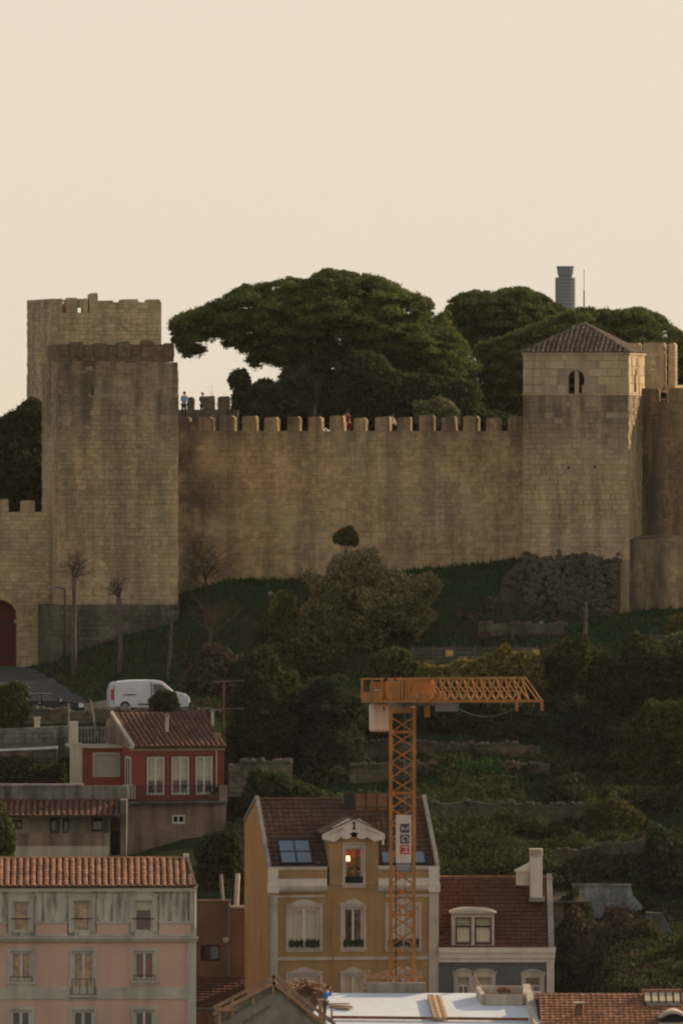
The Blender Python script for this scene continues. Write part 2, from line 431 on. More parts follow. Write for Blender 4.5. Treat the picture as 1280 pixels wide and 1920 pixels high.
# ------------------------------------------------------------------ people
def skinned(name, verts, edges, radii, m, parent):
    me = bpy.data.meshes.new(name); me.from_pydata(verts, edges, [])
    o = bpy.data.objects.new('tmp_body', me); C.objects.link(o)
    o.modifiers.new('skin', 'SKIN'); o.modifiers.new('sub', 'SUBSURF').levels = 1
    for i, r_ in enumerate(radii):
        sv = me.skin_vertices[0].data[i]; sv.radius = (r_, r_) if not isinstance(r_, tuple) else r_; sv.use_root = (i == 0)
    dg = bpy.context.evaluated_depsgraph_get()
    m2 = bpy.data.meshes.new_from_object(o.evaluated_get(dg))
    bpy.data.objects.remove(o); m2.name = name
    m2.materials.clear(); m2.materials.append(m)
    m2.polygons.foreach_set('use_smooth', [True] * len(m2.polygons))
    return link(name, m2, parent)
def person(label, loc, h, face, shirt, legs, lean=0.0, arms='down', hair='hair', group='people on the castle walls'):
    """figure facing local -y, turned by face degrees; lean bends the trunk forward"""
    t = thing('person', label, 'person', loc, R(face), group)
    k = h / 1.72
    hip = .92; f = lambda x_, y_, z_: (x_ * k, y_ * k, z_ * k)
    def tr(z_, y_=0.0):      # a point of the trunk, bent forward about the hip
        d = z_ - hip; return (-math.sin(lean) * d + y_ * math.cos(lean), hip + math.cos(lean) * d + y_ * math.sin(lean))
    V = []; E = []; Rr = []
    def add(x_, y_, z_, r_, p=None):
        V.append(f(x_, y_, z_)); Rr.append(tuple(q * k for q in r_) if isinstance(r_, tuple) else r_ * k)
        if p is not None: E.append((p, len(V) - 1))
        return len(V) - 1
    def T_(x_, z_, r_, p, y_=0.0):
        a_, b_ = tr(z_, y_); return add(x_, a_, b_, r_, p)
    pel = add(0, 0, hip, (.15, .11))
    wa = T_(0, 1.10, (.14, .10), pel); ch = T_(0, 1.30, (.165, .11), wa); nk = T_(0, 1.46, .058, ch); n2 = T_(0, 1.52, .055, nk)
    hd = T_(0, 1.60, (.078, .095), n2, -.01); T_(0, 1.68, (.062, .075), hd)
    nose = T_(0, 1.595, .016, hd, -.115)
    A_ = []
    for s in (-1, 1):
        sh = T_(s * .17, 1.40, .062, ch); 
        if arms == 'down': el = T_(s * .23, 1.12, .045, sh, .02); wr = T_(s * .24, .88, .033, el, -.05)
        elif arms == 'front': el = T_(s * .22, 1.15, .045, sh, -.08); wr = T_(s * .14, 1.15, .033, el, -.32)
        else: el = T_(s * .24, 1.22, .045, sh, -.12); wr = T_(s * .08, 1.45, .033, el, -.22)
        p0 = Vector(V[el]); p1 = Vector(V[wr]); d = (p1 - p0).normalized() / k
        hx = Vector(V[wr]) / k
        pm = add(*(hx + d * .05 * 1.0), (.034, .02), wr)
        for q in range(4):
            off = Vector(((q - 1.5) * .017, 0, 0)); L_ = (.065, .075, .07, .055)[q]
            a1 = add(*(hx + d * .09 + off), .009, pm); add(*(hx + d * (.09 + L_) + off + Vector((0, 0, -.012))), .008, a1)
        a1 = add(*(hx + d * .05 + Vector((-s * .038, -.01, 0))), .010, pm); add(*(hx + d * .085 + Vector((-s * .05, -.02, 0))), .009, a1)
        A_.append((sh, el, wr))
    for s in (-1, 1):
        th = add(s * .09, 0, .86, .088, pel); kn = add(s * .10, -.02, .48, .058, th); an = add(s * .10, .02, .09, .042, kn); add(s * .11, -.13, .04, .034, an)
    skinned('body', V, E, Rr, M['skin'], t)
    g_ = 1.16
    def sub(ids, name, m, grow):
        mp = {a_: i for i, a_ in enumerate(ids)}
        ed = [(mp[a_], mp[b_]) for a_, b_ in E if a_ in mp and b_ in mp]
        rr = [tuple(q * grow for q in Rr[i]) if isinstance(Rr[i], tuple) else Rr[i] * grow for i in ids]
        return skinned(name, [V[i] for i in ids], ed, rr, m, t)
    sub([ch, wa, pel] + [i for a_ in A_ for i in a_[:2]] + [a_[2] for a_ in A_], 'shirt', M[shirt], 1.2)
    kn0 = len(V) - 8
    sub([pel] + [kn0, kn0 + 1, kn0 + 2, kn0 + 4, kn0 + 5, kn0 + 6], 'trousers', M[legs], 1.18)
    for s in (0, 1):
        a_, b_ = V[kn0 + 2 + 4 * s], V[kn0 + 3 + 4 * s]
        MB().tube([(a_[0], a_[1] + .04, .045 * k), (b_[0], b_[1], .04 * k)], .05 * k, 8).build('shoe', M['black'], t)
    hy, hz = tr(1.64, .015)
    hb = MB(); c_ = f(0, hy, hz)
    hb.lathe([(.085 * k, -.06 * k), (.1 * k, 0), (.085 * k, .06 * k), (.04 * k, .095 * k), (.005, .1 * k)], c_, 10)
    hb.build('hair', M[hair], t, smooth=True)
    return t
def wallwalk(px, Y, py_head): return (WX(px, Y), Y, WZ(py_head, Y) - 1.72)
person('person in a light blue shirt beside the front tower', wallwalk(345, 606.4, 734), 1.72, 160, 'lightblue', 'navy', .15, 'front')
person('person in dark clothes on the rampart against the sky', wallwalk(380, 614.4, 734), 1.66, 20, 'brownc', 'black', 0, 'front')
person('person in maroon between the merlons of the long wall', wallwalk(654, 604.2, 770), 1.72, -60, 'maroon', 'maroon', .1, 'up')
person('person in white leaning between the merlons of the long wall', wallwalk(741, 603.5, 772), 1.6, -80, 'cloth_white', 'black', .3, 'front')
person('person in dark clothes at the left of the tower window', wallwalk(1072, 595.2, 700), 1.72, 10, 'black', 'black', 0, 'front')
person('person in dark clothes crouching at the right of the tower window', wallwalk(1089, 594.8, 712), 1.5, 20, 'black', 'black', .25, 'front')
person('person in a dark coat between merlons at the right edge', wallwalk(1243, 600.3, 726), 1.7, 30, 'black', 'navy', .1, 'down')
person('person on the broken corner of the highest tower', wallwalk(121, 617.3, 559), 1.6, 0, 'brownc', 'black', 0, 'front')
WK = person('construction worker in a blue shirt on the white roof', (0, 0, 0), 1.72, 70, 'blue', 'wood_dark', .3, 'up', 'wood_dark', 'people on the building site')
# ------------------------------------------------------------------ terrain
TPX = np.array([-500, 60, 230, 430, 640, 830, 1000, 1160, 1300, 1900], float)
BOT = 2120
TY = [480, 486, 489, 498, 514, 516, 520, 537, 538.2, 548, 550, 556, 557.2, 562, 566, 575, 585, 592, 598, 606, 607]
TPY = np.array([
    # px -500   60   230   430   640   830  1000  1160  1300  1900
    [BOT+100]*10,
    [BOT+85]*10,
    [BOT+70]*7 + [1890, 1890, 1890],
    [BOT+40]*7 + [1815, 1815, 1815],
    [BOT]*6 + [BOT, 1745, 1740, 1740],
    [1700, 1700, 1690, 1690, 1690, 1690, 1690, 1720, 1720, 1720],
    [1640, 1640, 1640, 1650, 1650, 1640, 1640, 1650, 1650, 1650],
    [1615, 1615, 1615, 1600, 1565, 1548, 1548, 1555, 1560, 1560],
    [1613, 1613, 1613, 1590, 1530, 1507, 1507, 1510, 1520, 1520],
    [1605, 1605, 1605, 1540, 1500, 1470, 1470, 1480, 1490, 1490],
    [1600, 1600, 1600, 1500, 1462, 1434, 1434, 1450, 1460, 1460],
    [1560, 1560, 1540, 1445, 1430, 1426, 1426, 1430, 1435, 1435],
    [1362, 1360, 1352, 1400, 1396, 1393, 1393, 1400, 1405, 1405],
    [1348, 1346, 1334, 1345, 1350, 1340, 1340, 1350, 1350, 1350],
    [1332, 1330, 1320, 1325, 1330, 1310, 1300, 1300, 1300, 1300],
    [1290, 1290, 1275, 1280, 1280, 1255, 1245, 1240, 1240, 1240],
    [1266, 1266, 1230, 1195, 1200, 1190, 1185, 1180, 1172, 1172],
    [1254, 1254, 1195, 1145, 1150, 1140, 1140, 1150, 1145, 1145],
    [1250, 1250, 1165, 1092, 1096, 1068, 1050, 1135, 1135, 1135],
    [1248, 1248, 1150, 1085, 1088, 1058, 1040, 1130, 1130, 1130],
    [830, 830, 818, 818, 818, 818, 818, 818, 818, 818]], float)

def zraw(x, y):
    if y <= TY[0]: return WZ(np.interp(640 + x * F / TY[0], TPX, TPY[0]), TY[0])
    if y >= TY[-1]:
        z0 = WZ(818, TY[-1])
        return float(np.interp(y, [TY[-1], 660, 760, 950, 3000, 9000, 40000], [z0, z0, 92, 66, 55, 30, 0]))
    i = min(len(TY) - 2, max(0, int(np.searchsorted(TY, y)) - 1))
    t = (y - TY[i]) / (TY[i+1] - TY[i])
    px = 640 + x * F / y
    a = WZ(np.interp(px, TPX, TPY[i]), TY[i]); b = WZ(np.interp(px, TPX, TPY[i+1]), TY[i+1])
    return a + (b - a) * t
def lump(x, y):
    return .13 * math.sin(.9 * x + 1.7 * math.sin(.37 * y)) * math.cos(.8 * y + .6 * math.sin(.5 * x)) + .07 * math.sin(2.3 * x + 1.1 * y) * math.cos(1.9 * y - .7 * x)
def zg(x, y):
    return zraw(x, y) + (lump(x, y) if 500 < y < 640 and abs(x) < 60 else 0)

xs = [-20000, -5000, -1200, -400, -150, -80] + [i * .9 for i in range(-60, 61)] + [80, 150, 400, 1200, 5000, 20000]
ys = [-3000, -500, 0, 150, 300, 420, 470] + list(np.arange(480, 536, 2.0)) + list(np.arange(536, 610, .8)) + [537.0, 538.2, 556.0, 557.2, 606.0, 607.0] + [620, 640, 660, 700, 760, 850, 950, 1500, 3000, 6000, 12000, 40000]
ys = sorted(set(ys))
gv = [(x, y, zg(x, y)) for y in ys for x in xs]
nx = len(xs)
gf = [(j*nx + i, j*nx + i + 1, (j+1)*nx + i + 1, (j+1)*nx + i) for j in range(len(ys) - 1) for i in range(nx - 1)]
gm = bpy.data.meshes.new('ground'); gm.from_pydata(gv, [], gf); gm.materials.append(M['grass'])
gm.polygons.foreach_set('use_smooth', [True] * len(gf)); gm.update()
tag(link('ground', gm), 'grassy hillside falling from the castle to the houses', kind='structure')

def drape(name, rows, m, label, lift=.07, step=.5):
    """a sheet laid on the terrain; rows = [(Y, px0, px1), ...]"""
    v = []; f = []
    Y0, Y1 = rows[0][0], rows[-1][0]
    n = int(abs(Y1 - Y0) / step) + 1
    k = 26
    for j in range(n + 1):
        Y = Y0 + (Y1 - Y0) * j / n
        a = WX(np.interp(Y, [r[0] for r in rows], [r[1] for r in rows]), Y); b = WX(np.interp(Y, [r[0] for r in rows], [r[2] for r in rows]), Y)
        for i in range(k + 1):
            x = a + (b - a) * i / k
            v.append((x, Y, zg(x, Y) + lift))
    for j in range(n):
        for i in range(k):
            f.append((j*(k+1) + i, j*(k+1) + i + 1, (j+1)*(k+1) + i + 1, (j+1)*(k+1) + i))
    me = bpy.data.meshes.new(name); me.from_pydata(v, [], f); me.materials.append(m); me.update()
    tag(link(name, me), label, kind='structure')
drape('road', [(558.6, -300, 400), (566.5, -300, 385)], M['asphalt'], 'narrow road along the top of the retaining wall', .1)
drape('path', [(566.6, -300, 165), (575, -300, 112), (585, -300, 76), (594, -300, 52)], M['paving'], 'grey paved path rising to the red castle gate')

# grass blades: nobody could count them
def grass_patch():
    rng = np.random.default_rng(3)
    V = []; 
    n = 42000
    Yr = rng.uniform(535, 604, n); PX = rng.uniform(-40, 1320, n)
    for Y, px in zip(Yr, PX):
        if Y < 568 and px < 420: continue
        if Y > 566 and px < np.interp(Y, [566, 575, 585, 594], [172, 118, 82, 60]): continue
        x = WX(px, Y); z = zg(x, Y)
        a = rng.uniform(0, 6.28); h = rng.uniform(.12, .34); w = rng.uniform(.04, .1); l = rng.normal(0, .09, 2)
        V.append(((x - w*math.cos(a), Y - w*math.sin(a), z - .05), (x + w*math.cos(a), Y + w*math.sin(a), z - .05), (x + l[0], Y + l[1], z + h)))
    V = np.array(V).reshape(-1, 3)
    me = bpy.data.meshes.new('grass'); me.from_pydata(V.tolist(), [], [(3*i, 3*i+1, 3*i+2) for i in range(len(V)//3)])
    me.materials.append(M['blade']); me.update()
    tag(link('grass', me), 'dark green grass tufts covering the castle slope', 'grass', kind='stuff')
grass_patch()

# ------------------------------------------------------------------ stone faces
STONE = ([(-.5, .2, -.5), (.5, .2, -.5), (.5, .2, .5), (-.5, .2, .5), (-.47, -1, -.45), (.47, -1, -.45), (.47, -1, .45), (-.47, -1, .45)],
         [(4, 5, 6, 7), (0, 1, 5, 4), (1, 2, 6, 5), (2, 3, 7, 6), (3, 0, 4, 7)])
def stone_face(out, a, b, z0, z1, ops=(), ch=(.17, .36), ln=(.26, .85), proud=(.004, .06), gap=.01, batter=0.0, skip=.1, seed=1):
    rng = random.Random(seed)
    a = Vector((a[0], a[1], 0)); b = Vector((b[0], b[1], 0))
    d = b - a; Lw = d.length; d.normalize()
    n = Vector((d.y, -d.x, 0))
    z = z0
    while z < z1 - .08:
        h = min(rng.uniform(*ch), z1 - z)
        if z1 - z - h < .12: h = z1 - z
        u = 0.0
        while u < Lw - .05:
            l = rng.uniform(*ln) * (1 if rng.random() < .8 else .6)
            if Lw - u - l < .22: l = Lw - u
            cu, cz = u + l/2, z + h/2
            u += l
            if rng.random() < skip: continue
            if any(o[0] - l*.25 < cu < o[1] + l*.25 and o[2] - h*.3 < cz < o[3] + h*.3 for o in ops): continue
            p = rng.uniform(*proud)
            c = a + d * cu - n * (batter * (cz - z0)) + Vector((0, 0, cz))
            Mx = Matrix.Identity(4)
            tz = Vector((0, 0, 1)) + d * rng.uniform(-.012, .012)
            for k, w in enumerate((d * (l - gap), -n * p, tz * (h - gap * rng.uniform(.6, 1.8)))):
                Mx[0][k], Mx[1][k], Mx[2][k] = w
            Mx[0][3], Mx[1][3], Mx[2][3] = c
            out.append(Mx)
        z += h

def merlons(root, spans, y0, y1, z0, z1, m_core, out, seed=1, lean=0.0):
    """each merlon a part of its own; spans in local x; front face at y0"""
    for i, (x0, x1) in enumerate(spans):
        rng = random.Random(seed + i)
        dz = rng.uniform(-.12, .08); x0 += rng.uniform(-.06, .06); x1 += rng.uniform(-.07, .06)
        ck = rng.uniform(.04, .2); cd = rng.uniform(.01, .12)
        mb = MB()
        mb.prism([(x0, z0 - .05), (x1, z0 - .05), (x1 - rng.uniform(0, .05), z1 + dz - cd), (x1 - ck, z1 + dz), (x0 + .24 - ck, z1 + dz + rng.uniform(-.04, .02)), (x0 + rng.uniform(0, .04), z1 + dz - .14 + cd)], y0, y1)
        mb.build('merlon', m_core, root)
        stone_face(out, (x0, y0), (x1, y0), z0, z1 + dz - .08, seed=seed + i, ln=(.3, .6), proud=(.015, .035))
        stone_face(out, (x1, y0 + .03), (x1, y1), z0, z1 + dz - .1, seed=seed + i + 50, ln=(.3, .6), proud=(.01, .025))

# ---- front left tower
def tower_root(name, label, px, Y, pyb, rz):
    t = thing(name, label, 'tower', P(px, pyb, Y), R(rz))
    s = F / Y
    return t, (lambda p: (p - px) / s / math.cos(R(rz))), (lambda q: (pyb - q) / s)

t, fx, fz = tower_root('castle_tower', 'tall square stone tower with plain parapet beside the red gate', 110, 592, 1300, 8.9)
w = fx(333)
st = []
MB().box(0, w, 0, 8, 0, fz(682)).build('wall', M['mortar'], t)
slits = [(fx(172), fx(176), fz(742), fz(720))]
stone_face(st, (0, 0), (w, 0), fz(1132), fz(682), slits, seed=11)
stone_face(st, (0, 8), (0, 0), fz(1290), fz(682), seed=12)
stone_face(st, (w, 0), (w, 3), fz(1132), fz(682), seed=13)
MB().box(slits[0][0], slits[0][1], -.02, .1, slits[0][2], slits[0][3]).build('arrow_slit', M['dark'], t)
# parapet coping pieces
for i in range(9):
    x0 = w * i / 9
    MB().box(x0 + .01, x0 + w/9 - .02, -.06, .75, fz(682), fz(682) + .12 + .04 * math.sin(i * 2.3)).build('coping_stone', M['stone'], t)
MB().box(-.04, .7, .76, 8.0, fz(682), fz(682) + .13).build('parapet_side', M['stone'], t)
pieces('stone', t, STONE, st, M['stone'], 300, 'stonework')
# upper rear turret of the same tower
st2 = []
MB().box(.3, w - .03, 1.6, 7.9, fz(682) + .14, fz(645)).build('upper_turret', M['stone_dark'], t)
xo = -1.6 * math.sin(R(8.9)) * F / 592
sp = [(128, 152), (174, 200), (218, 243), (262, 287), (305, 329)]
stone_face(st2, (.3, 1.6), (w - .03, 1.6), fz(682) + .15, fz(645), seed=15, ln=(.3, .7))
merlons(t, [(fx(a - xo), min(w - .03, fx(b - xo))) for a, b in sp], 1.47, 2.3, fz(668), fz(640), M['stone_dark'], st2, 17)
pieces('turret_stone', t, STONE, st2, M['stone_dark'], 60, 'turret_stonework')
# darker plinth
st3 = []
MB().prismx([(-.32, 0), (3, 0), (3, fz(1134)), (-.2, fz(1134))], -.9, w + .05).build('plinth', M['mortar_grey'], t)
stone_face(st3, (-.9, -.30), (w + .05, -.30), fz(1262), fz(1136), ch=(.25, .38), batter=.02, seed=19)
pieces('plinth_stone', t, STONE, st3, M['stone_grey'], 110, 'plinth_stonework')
# small weeds rooted in the wall are left to the vegetation below

# ---- keep behind it
t, fx, fz = tower_root('castle_keep', 'highest broken-topped stone tower standing behind the front tower', 98, 616, 900, 13.0)
w = fx(302)
st = []
zt = fz(586)
MB().box(0, w, 0, 8.2, 0, zt).build('wall', M['mortar'], t)
stone_face(st, (0, 0), (w, 0), fz(700), zt, seed=21)
stone_face(st, (0, 8.2), (0, 0), fz(790), zt, seed=22)
MB().box(0, fx(118), 0, 8.2, zt, fz(560)).build('parapet_corner', M['mortar'], t)
stone_face(st, (0, 0), (fx(118), 0), zt, fz(560), seed=23, ln=(.25, .5))
stone_face(st, (0, 8.2), (0, 0), zt, fz(560), seed=24)
MB().box(fx(183), w, 0, .8, zt, fz(566)).build('parapet_wall', M['mortar'], t)
stone_face(st, (fx(183), 0), (w, 0), zt, fz(566), seed=25)
merlons(t, [(fx(126), fx(147)), (fx(155), fx(163))], 0, .7, zt, fz(559), M['mortar'], st, 26)
MB().box(fx(147), fx(155), 0, .7, fz(577), fz(560)).build('lintel_stone', M['stone_keep'], t)
merlons(t, [(fx(167), fx(182))], 0, .7, zt, fz(549), M['mortar'], st, 27)
merlons(t, [(fx(185), fx(212)), (fx(226), fx(258)), (fx(275), fx(302))], 0, .75, fz(566), fz(560), M['mortar'], st, 28)
pieces('stone', t, STONE, st, M['stone_keep'], 260, 'stonework')

# ---- long curtain wall
RZ = -12.0
t, fx, fz = tower_root('curtain_wall', 'long crenellated castle wall between the two big towers', 322, 605, 1130, RZ)
t['category'] = 'wall'
w = fx(1000)
st = []
zt = fz(808)
MB().box(0, w, 0, 1.0, 0, zt).build('wall', M['stone_curtain'], t)
MB().box(0, w, 1.0, 4.0, 0, fz(823)).build('wall_walk', M['stone_curtain'], t)
stone_face(st, (0, 0), (w * .3, 0), fz(1112), zt, ch=(.26, .44), seed=31)
stone_face(st, (w * .3, 0), (w * .74, 0), fz(1112), fz(965), ch=(.26, .44), seed=32)
stone_face(st, (w * .3, 0), (w * .74, 0), fz(965), zt, ch=(.17, .3), ln=(.25, .7), seed=33)
stone_face(st, (w * .74, 0), (w, 0), fz(1112), zt, ch=(.26, .44), seed=34)
merlons(t, [(fx(372 + 41.3 * i), fx(372 + 41.3 * i + 25.5)) for i in range(15)] + [(fx(333), fx(356))], 0, .72, zt, fz(780), M['stone_curtain'], st, 36)
MB().box(fx(338), fx(372), .3, 1.0, zt, fz(790)).build('parapet_wall', M['stone_curtain'], t)
pieces('stone', t, STONE, st, M['stone_curtain'], 300, 'stonework')

# ---- inner rampart behind the left end
t, fx, fz = tower_root('inner_rampart', 'short crenellated rampart against the sky beside the front tower', 320, 613, 830, -4.0)
t['category'] = 'wall'
st = []
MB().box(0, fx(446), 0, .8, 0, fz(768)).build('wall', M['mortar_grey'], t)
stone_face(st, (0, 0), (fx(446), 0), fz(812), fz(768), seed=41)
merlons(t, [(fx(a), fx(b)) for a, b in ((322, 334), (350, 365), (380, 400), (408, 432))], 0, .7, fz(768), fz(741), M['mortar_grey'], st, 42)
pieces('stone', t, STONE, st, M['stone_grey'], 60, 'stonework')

# ---- right tower with tiled roof
t, fx, fz = tower_root('roofed_tower', 'square stone tower under a low pyramid tile roof', 980, 594, 1180, -9.7)
w = fx(1176)
D = 7.2
st = []; su = []
zmid, ztop = fz(741), fz(661)
MB().box(0, w, 0, D, 0, zmid).build('wall', M['mortar'], t)
stone_face(st, (0, 0), (w, 0), fz(1050), zmid, [(fx(1062), fx(1070), fz(888), fz(872)), (fx(1110), fx(1120), fz(880), fz(870))], seed=51, ch=(.24, .36))
stone_face(st, (w, 0), (w, D), fz(1050), zmid, seed=52)
for (a, b, c, d) in ((1063, 1067, 880, 874), (1112, 1116, 877, 873)):
    MB().box(fx(a), fx(b), -.015, .2, fz(c), fz(d)).build('putlog_hole', M['dark'], t)
# upper room: four walls round an open belvedere
ox0, ox1, oz1 = fx(1064), fx(1094), fz(694)
up = MB()
up.box(0, ox0, 0, .6, zmid, ztop); up.box(ox1, w, 0, .6, zmid, ztop)
ar = [(ox0, oz1 - .5)]
xm = (ox0 + ox1) / 2
hw = (ox1 - ox0) / 2
arc = [(xm - hw * math.cos(k * math.pi / 8), oz1 - .5 + .5 * math.sin(k * math.pi / 8)) for k in range(9)]
up.prism([(ox0, ztop), (ox0, oz1 - .5)] + arc[1:-1] + [(ox1, oz1 - .5), (ox1, ztop)], 0, .6)
up.box(0, .6, .6, D, zmid, ztop)
up.box(.6, w - .6, D - .6, D, zmid, ztop)
up.box(w - .6, w, .6, D * .36, zmid, ztop); up.box(w - .6, w, D * .50, D, zmid, ztop)
up.box(w - .6, w, D * .36, D * .50, zmid, fz(735)); up.box(w - .6, w, D * .36, D * .50, fz(692), ztop)
up.build('upper_wall', M['mortar'], t)
MB().box(xm - .12, xm + .14, .12, .45, zmid, oz1 + .02).build('window_column', M['stone_up'], t)
win = [(ox0 - .02, ox1 + .02, zmid, oz1)]
stone_face(su, (0, 0), (w, 0), zmid + .1, ztop, win, ch=(.42, .62), ln=(.7, 1.5), seed=53)
stone_face(su, (w, 0), (w, D), zmid + .1, ztop, [(D * .36, D * .5, fz(735), fz(692))], ch=(.42, .62), ln=(.7, 1.5), seed=54)
MB().box(-.06, w + .06, -.07, D + .06, zmid, zmid + .09).build('string_course', M['stone_up'], t)
pieces('stone', t, STONE, st, M['stone'], 300, 'stonework')
pieces('ashlar_block', t, STONE, su, M['stone_up'], 200, 'ashlar_rest')
# ------------------------------------------------------------------ roof tiles
def barrel(n=5, th=.0):
    v = []; f = []
    for e, (y, k) in enumerate(((-.06, 1.0), (1.0, .86))):
        for i in range(n + 1):
            t = math.pi * i / n
            v.append((-.5 * k * math.cos(t), y, .42 * k * math.sin(t) + (.03 if e == 0 else 0)))
    for i in range(n):
        f.append((i, i + 1, n + 2 + i, n + 1 + i))
    f.append(tuple(range(n, -1, -1)))
    return v, f
def flat_tile():
    prof = [(-.5, .0), (-.46, .35), (-.3, .45), (-.1, .1), (.1, .05), (.3, .25), (.44, .4), (.5, .0)]
    v = []; f = []; n = len(prof)
    for y, dz in ((-.08, .9), (1.0, 0.0)):
        for x, z in prof: v.append((x * .985, y, z + dz))
    for x, z in prof: v.append((x * .985, -.08, -.3))
    for i in range(n - 1):
        f.append((i, i + 1, n + i + 1, n + i)); f.append((i + 1, i, 2*n + i, 2*n + i + 1))
    return v, f
BARREL, FLAT = barrel(), flat_tile()

def tile_roof(root, eL, eR, rL, rR, col, row, m, kind='barrel', limit=300, deck=True, name='roof_tile', skip=None, seed=3, h=None):
    """tiles on the plane eave-left, eave-right, ridge-right, ridge-left (a trapezoid or triangle), local frame"""
    rng = random.Random(seed)
    eL, eR, rL, rR = (Vector(p) for p in (eL, eR, rL, rR))
    u = (eR - eL).normalized()
    n = u.cross(((rL + rR) / 2 - (eL + eR) / 2)).normalized()
    if n.z < 0: n = -n
    up = n.cross(u); 
    if up.z < 0: up = -up
    H = (rL - eL).dot(up)
    if deck:
        MB().slab([eL - n * .03, eR - n * .03, rR - n * .03, rL - n * .03] if (rL - rR).length > .01 else [eL - n * .03, eR - n * .03, rR - n * .03], .08).build('roof_deck', M['deck'], root)
    rows = max(1, int(round(H / row))); row = H / rows
    L0, L1 = 0.0, (rL - eL).dot(u); R0 = (eR - eL).dot(u); R1 = (rR - eL).dot(u)
    out = []
    unit = BARREL if kind == 'barrel' else FLAT
    h = h or (col * .54 if kind == 'barrel' else .05)
    for j in range(rows):
        v = row * j; t = (v + row * .5) / H
        a = L0 + (L1 - L0) * t; b = R0 + (R1 - R0) * t
        k0 = int(math.floor(min(L0, L1) / col)) - 1; k1 = int(math.ceil(max(R0, R1) / col)) + 1
        for k in range(k0, k1):
            c = (k + .5) * col + (col * .5 * (j % 2) if kind == 'stagger' else 0)
            if c < a + col * .1 or c > b - col * .1: continue
            if skip and skip(c, v + row * .5): continue
            o = eL + u * (c + rng.uniform(-.012, .012)) + up * (v + rng.uniform(-.015, .015)) + n * (rng.uniform(0, .012))
            w_ = col * (.78 if kind == 'barrel' else .97)
            uu = u + n * rng.uniform(-.02, .02)
            Mx = Matrix.Identity(4)
            for q, wv in enumerate((uu * w_, (up - n * .03) * row * 1.04 + up * rng.uniform(-.01, .01), n * h)):
                Mx[0][q], Mx[1][q], Mx[2][q] = wv
            Mx[0][3], Mx[1][3], Mx[2][3] = o
            out.append(Mx)
    key = lambda q: rng.random()
    pieces(name, root, unit, out, m, limit, name + 's_rest', key=key)
    return out

def ridge(root, a, b, r, m, n=None, name='ridge_tile'):
    a = Vector(a); b = Vector(b); L = (b - a).length
    n = n or max(1, int(L / .42)); d = (b - a) / n
    v, f = barrel(5)
    me = bpy.data.meshes.new(name); me.from_pydata(v, [], f); me.materials.append(m); me.update()
    up = Vector((0, 0, 1)); dn = d.normalized(); side = dn.cross(up).normalized(); nn = side.cross(dn)
    for i in range(n):
        o = link(name, me, root)
        Mx = Matrix.Identity(4)
        for q, wv in enumerate((side * r * 2, d * 1.05, nn * r * 1.6)):
            Mx[0][q], Mx[1][q], Mx[2][q] = wv
        Mx[0][3], Mx[1][3], Mx[2][3] = a + d * i + Vector((0, 0, -r * .35))
        o.matrix_basis = Mx

# pyramid roof of the right castle tower
e = .14
zE, zA = fz(661) + .02, fz(611)
A4 = [(-e, -e, zE), (w + e, -e, zE), (w + e, D + e, zE), (-e, D + e, zE)]
ap = (w / 2, D / 2, zA + .25)
MB().quad(A4[0], A4[1], ap).quad(A4[1], A4[2], ap).quad(A4[2], A4[3], ap).quad(A4[3], A4[0], ap).quad(A4[3], A4[2], A4[1], A4[0]).build('roof_deck', M['deck'], t)
MB().box(-.1, w + .1, -.1, D + .1, zE - .16, zE - .02).build('eaves_cornice', M['stone_up'], t)
tile_roof(t, A4[0], A4[1], ap, ap, .30, .5, M['tile_castle'], limit=160, deck=False, seed=5)
tile_roof(t, A4[1], A4[2], ap, ap, .30, .5, M['tile_castle'], limit=100, deck=False, seed=6, name='side_roof_tile')
ridge(t, A4[0], ap, .16, M['tile_castle']); ridge(t, A4[1], ap, .16, M['tile_castle'])
# battered rubble base: loose-looking courses on a slope
ROCK = ([(-.5, -.4, -.42), (.42, -.5, -.5), (.5, .4, -.4), (-.4, .5, -.45), (-.38, -.36, .4), (.36, -.4, .5), (.4, .42, .42), (-.5, .3, .36), (0, -.72, .02), (.05, -.1, .62)],
        [(0, 3, 2, 1), (0, 1, 8), (1, 5, 8), (5, 4, 8), (4, 0, 8), (1, 2, 6, 5), (2, 3, 7, 6), (3, 0, 4, 7), (4, 5, 9), (5, 6, 9), (6, 7, 9), (7, 4, 9)])
zb1 = fz(1036)
rb = random.Random(57)
MB().prismx([(-2.3, 0), (.4, 0), (.4, zb1 - .2), (.1, zb1 - .25), (-1.0, zb1 * .58)], fx(990), w - .5).prism([(fx(934), 0), (fx(990), 0), (fx(990), zb1 - .35), (fx(966), fz(1062)), (fx(944), fz(1084))], -.9, .5).build('rubble_base', M['rock_dark'], t)
st = []
for k in range(800):
    px_ = rb.uniform(862, 1160) if rb.random() < .35 else rb.uniform(934, 1160); v = rb.random() ** .85
    top_ = (min(1.0, (px_ - 910) / 78.0) if px_ > 940 else .1 + .3 * (px_ - 862) / 78.0) * zb1 * rb.uniform(.93, 1.03)
    zz = v * top_; xx = fx(px_)
    f_ = zz / zb1
    yy = -2.6 + 1.3 * f_ / .62 if f_ < .62 else -1.3 + 1.2 * (f_ - .62) / .38
    if px_ < 985: yy = max(yy, -1.3)
    if px_ < 940: yy = -1.0 + rb.uniform(-.8, .6); zz += .25
    q = Matrix.LocRotScale(Vector((xx, yy, zz)), (Matrix.Rotation(rb.uniform(-.5, .5), 3, 'Y') @ Matrix.Rotation(rb.uniform(-.4, .4), 3, 'Z')).to_quaternion(), Vector((rb.uniform(.2, .6), rb.uniform(.2, .4), rb.uniform(.15, .36))))
    st.append(q)
pieces('base_stone', t, ROCK, st, M['rock_dark'], 280, 'base_stonework')

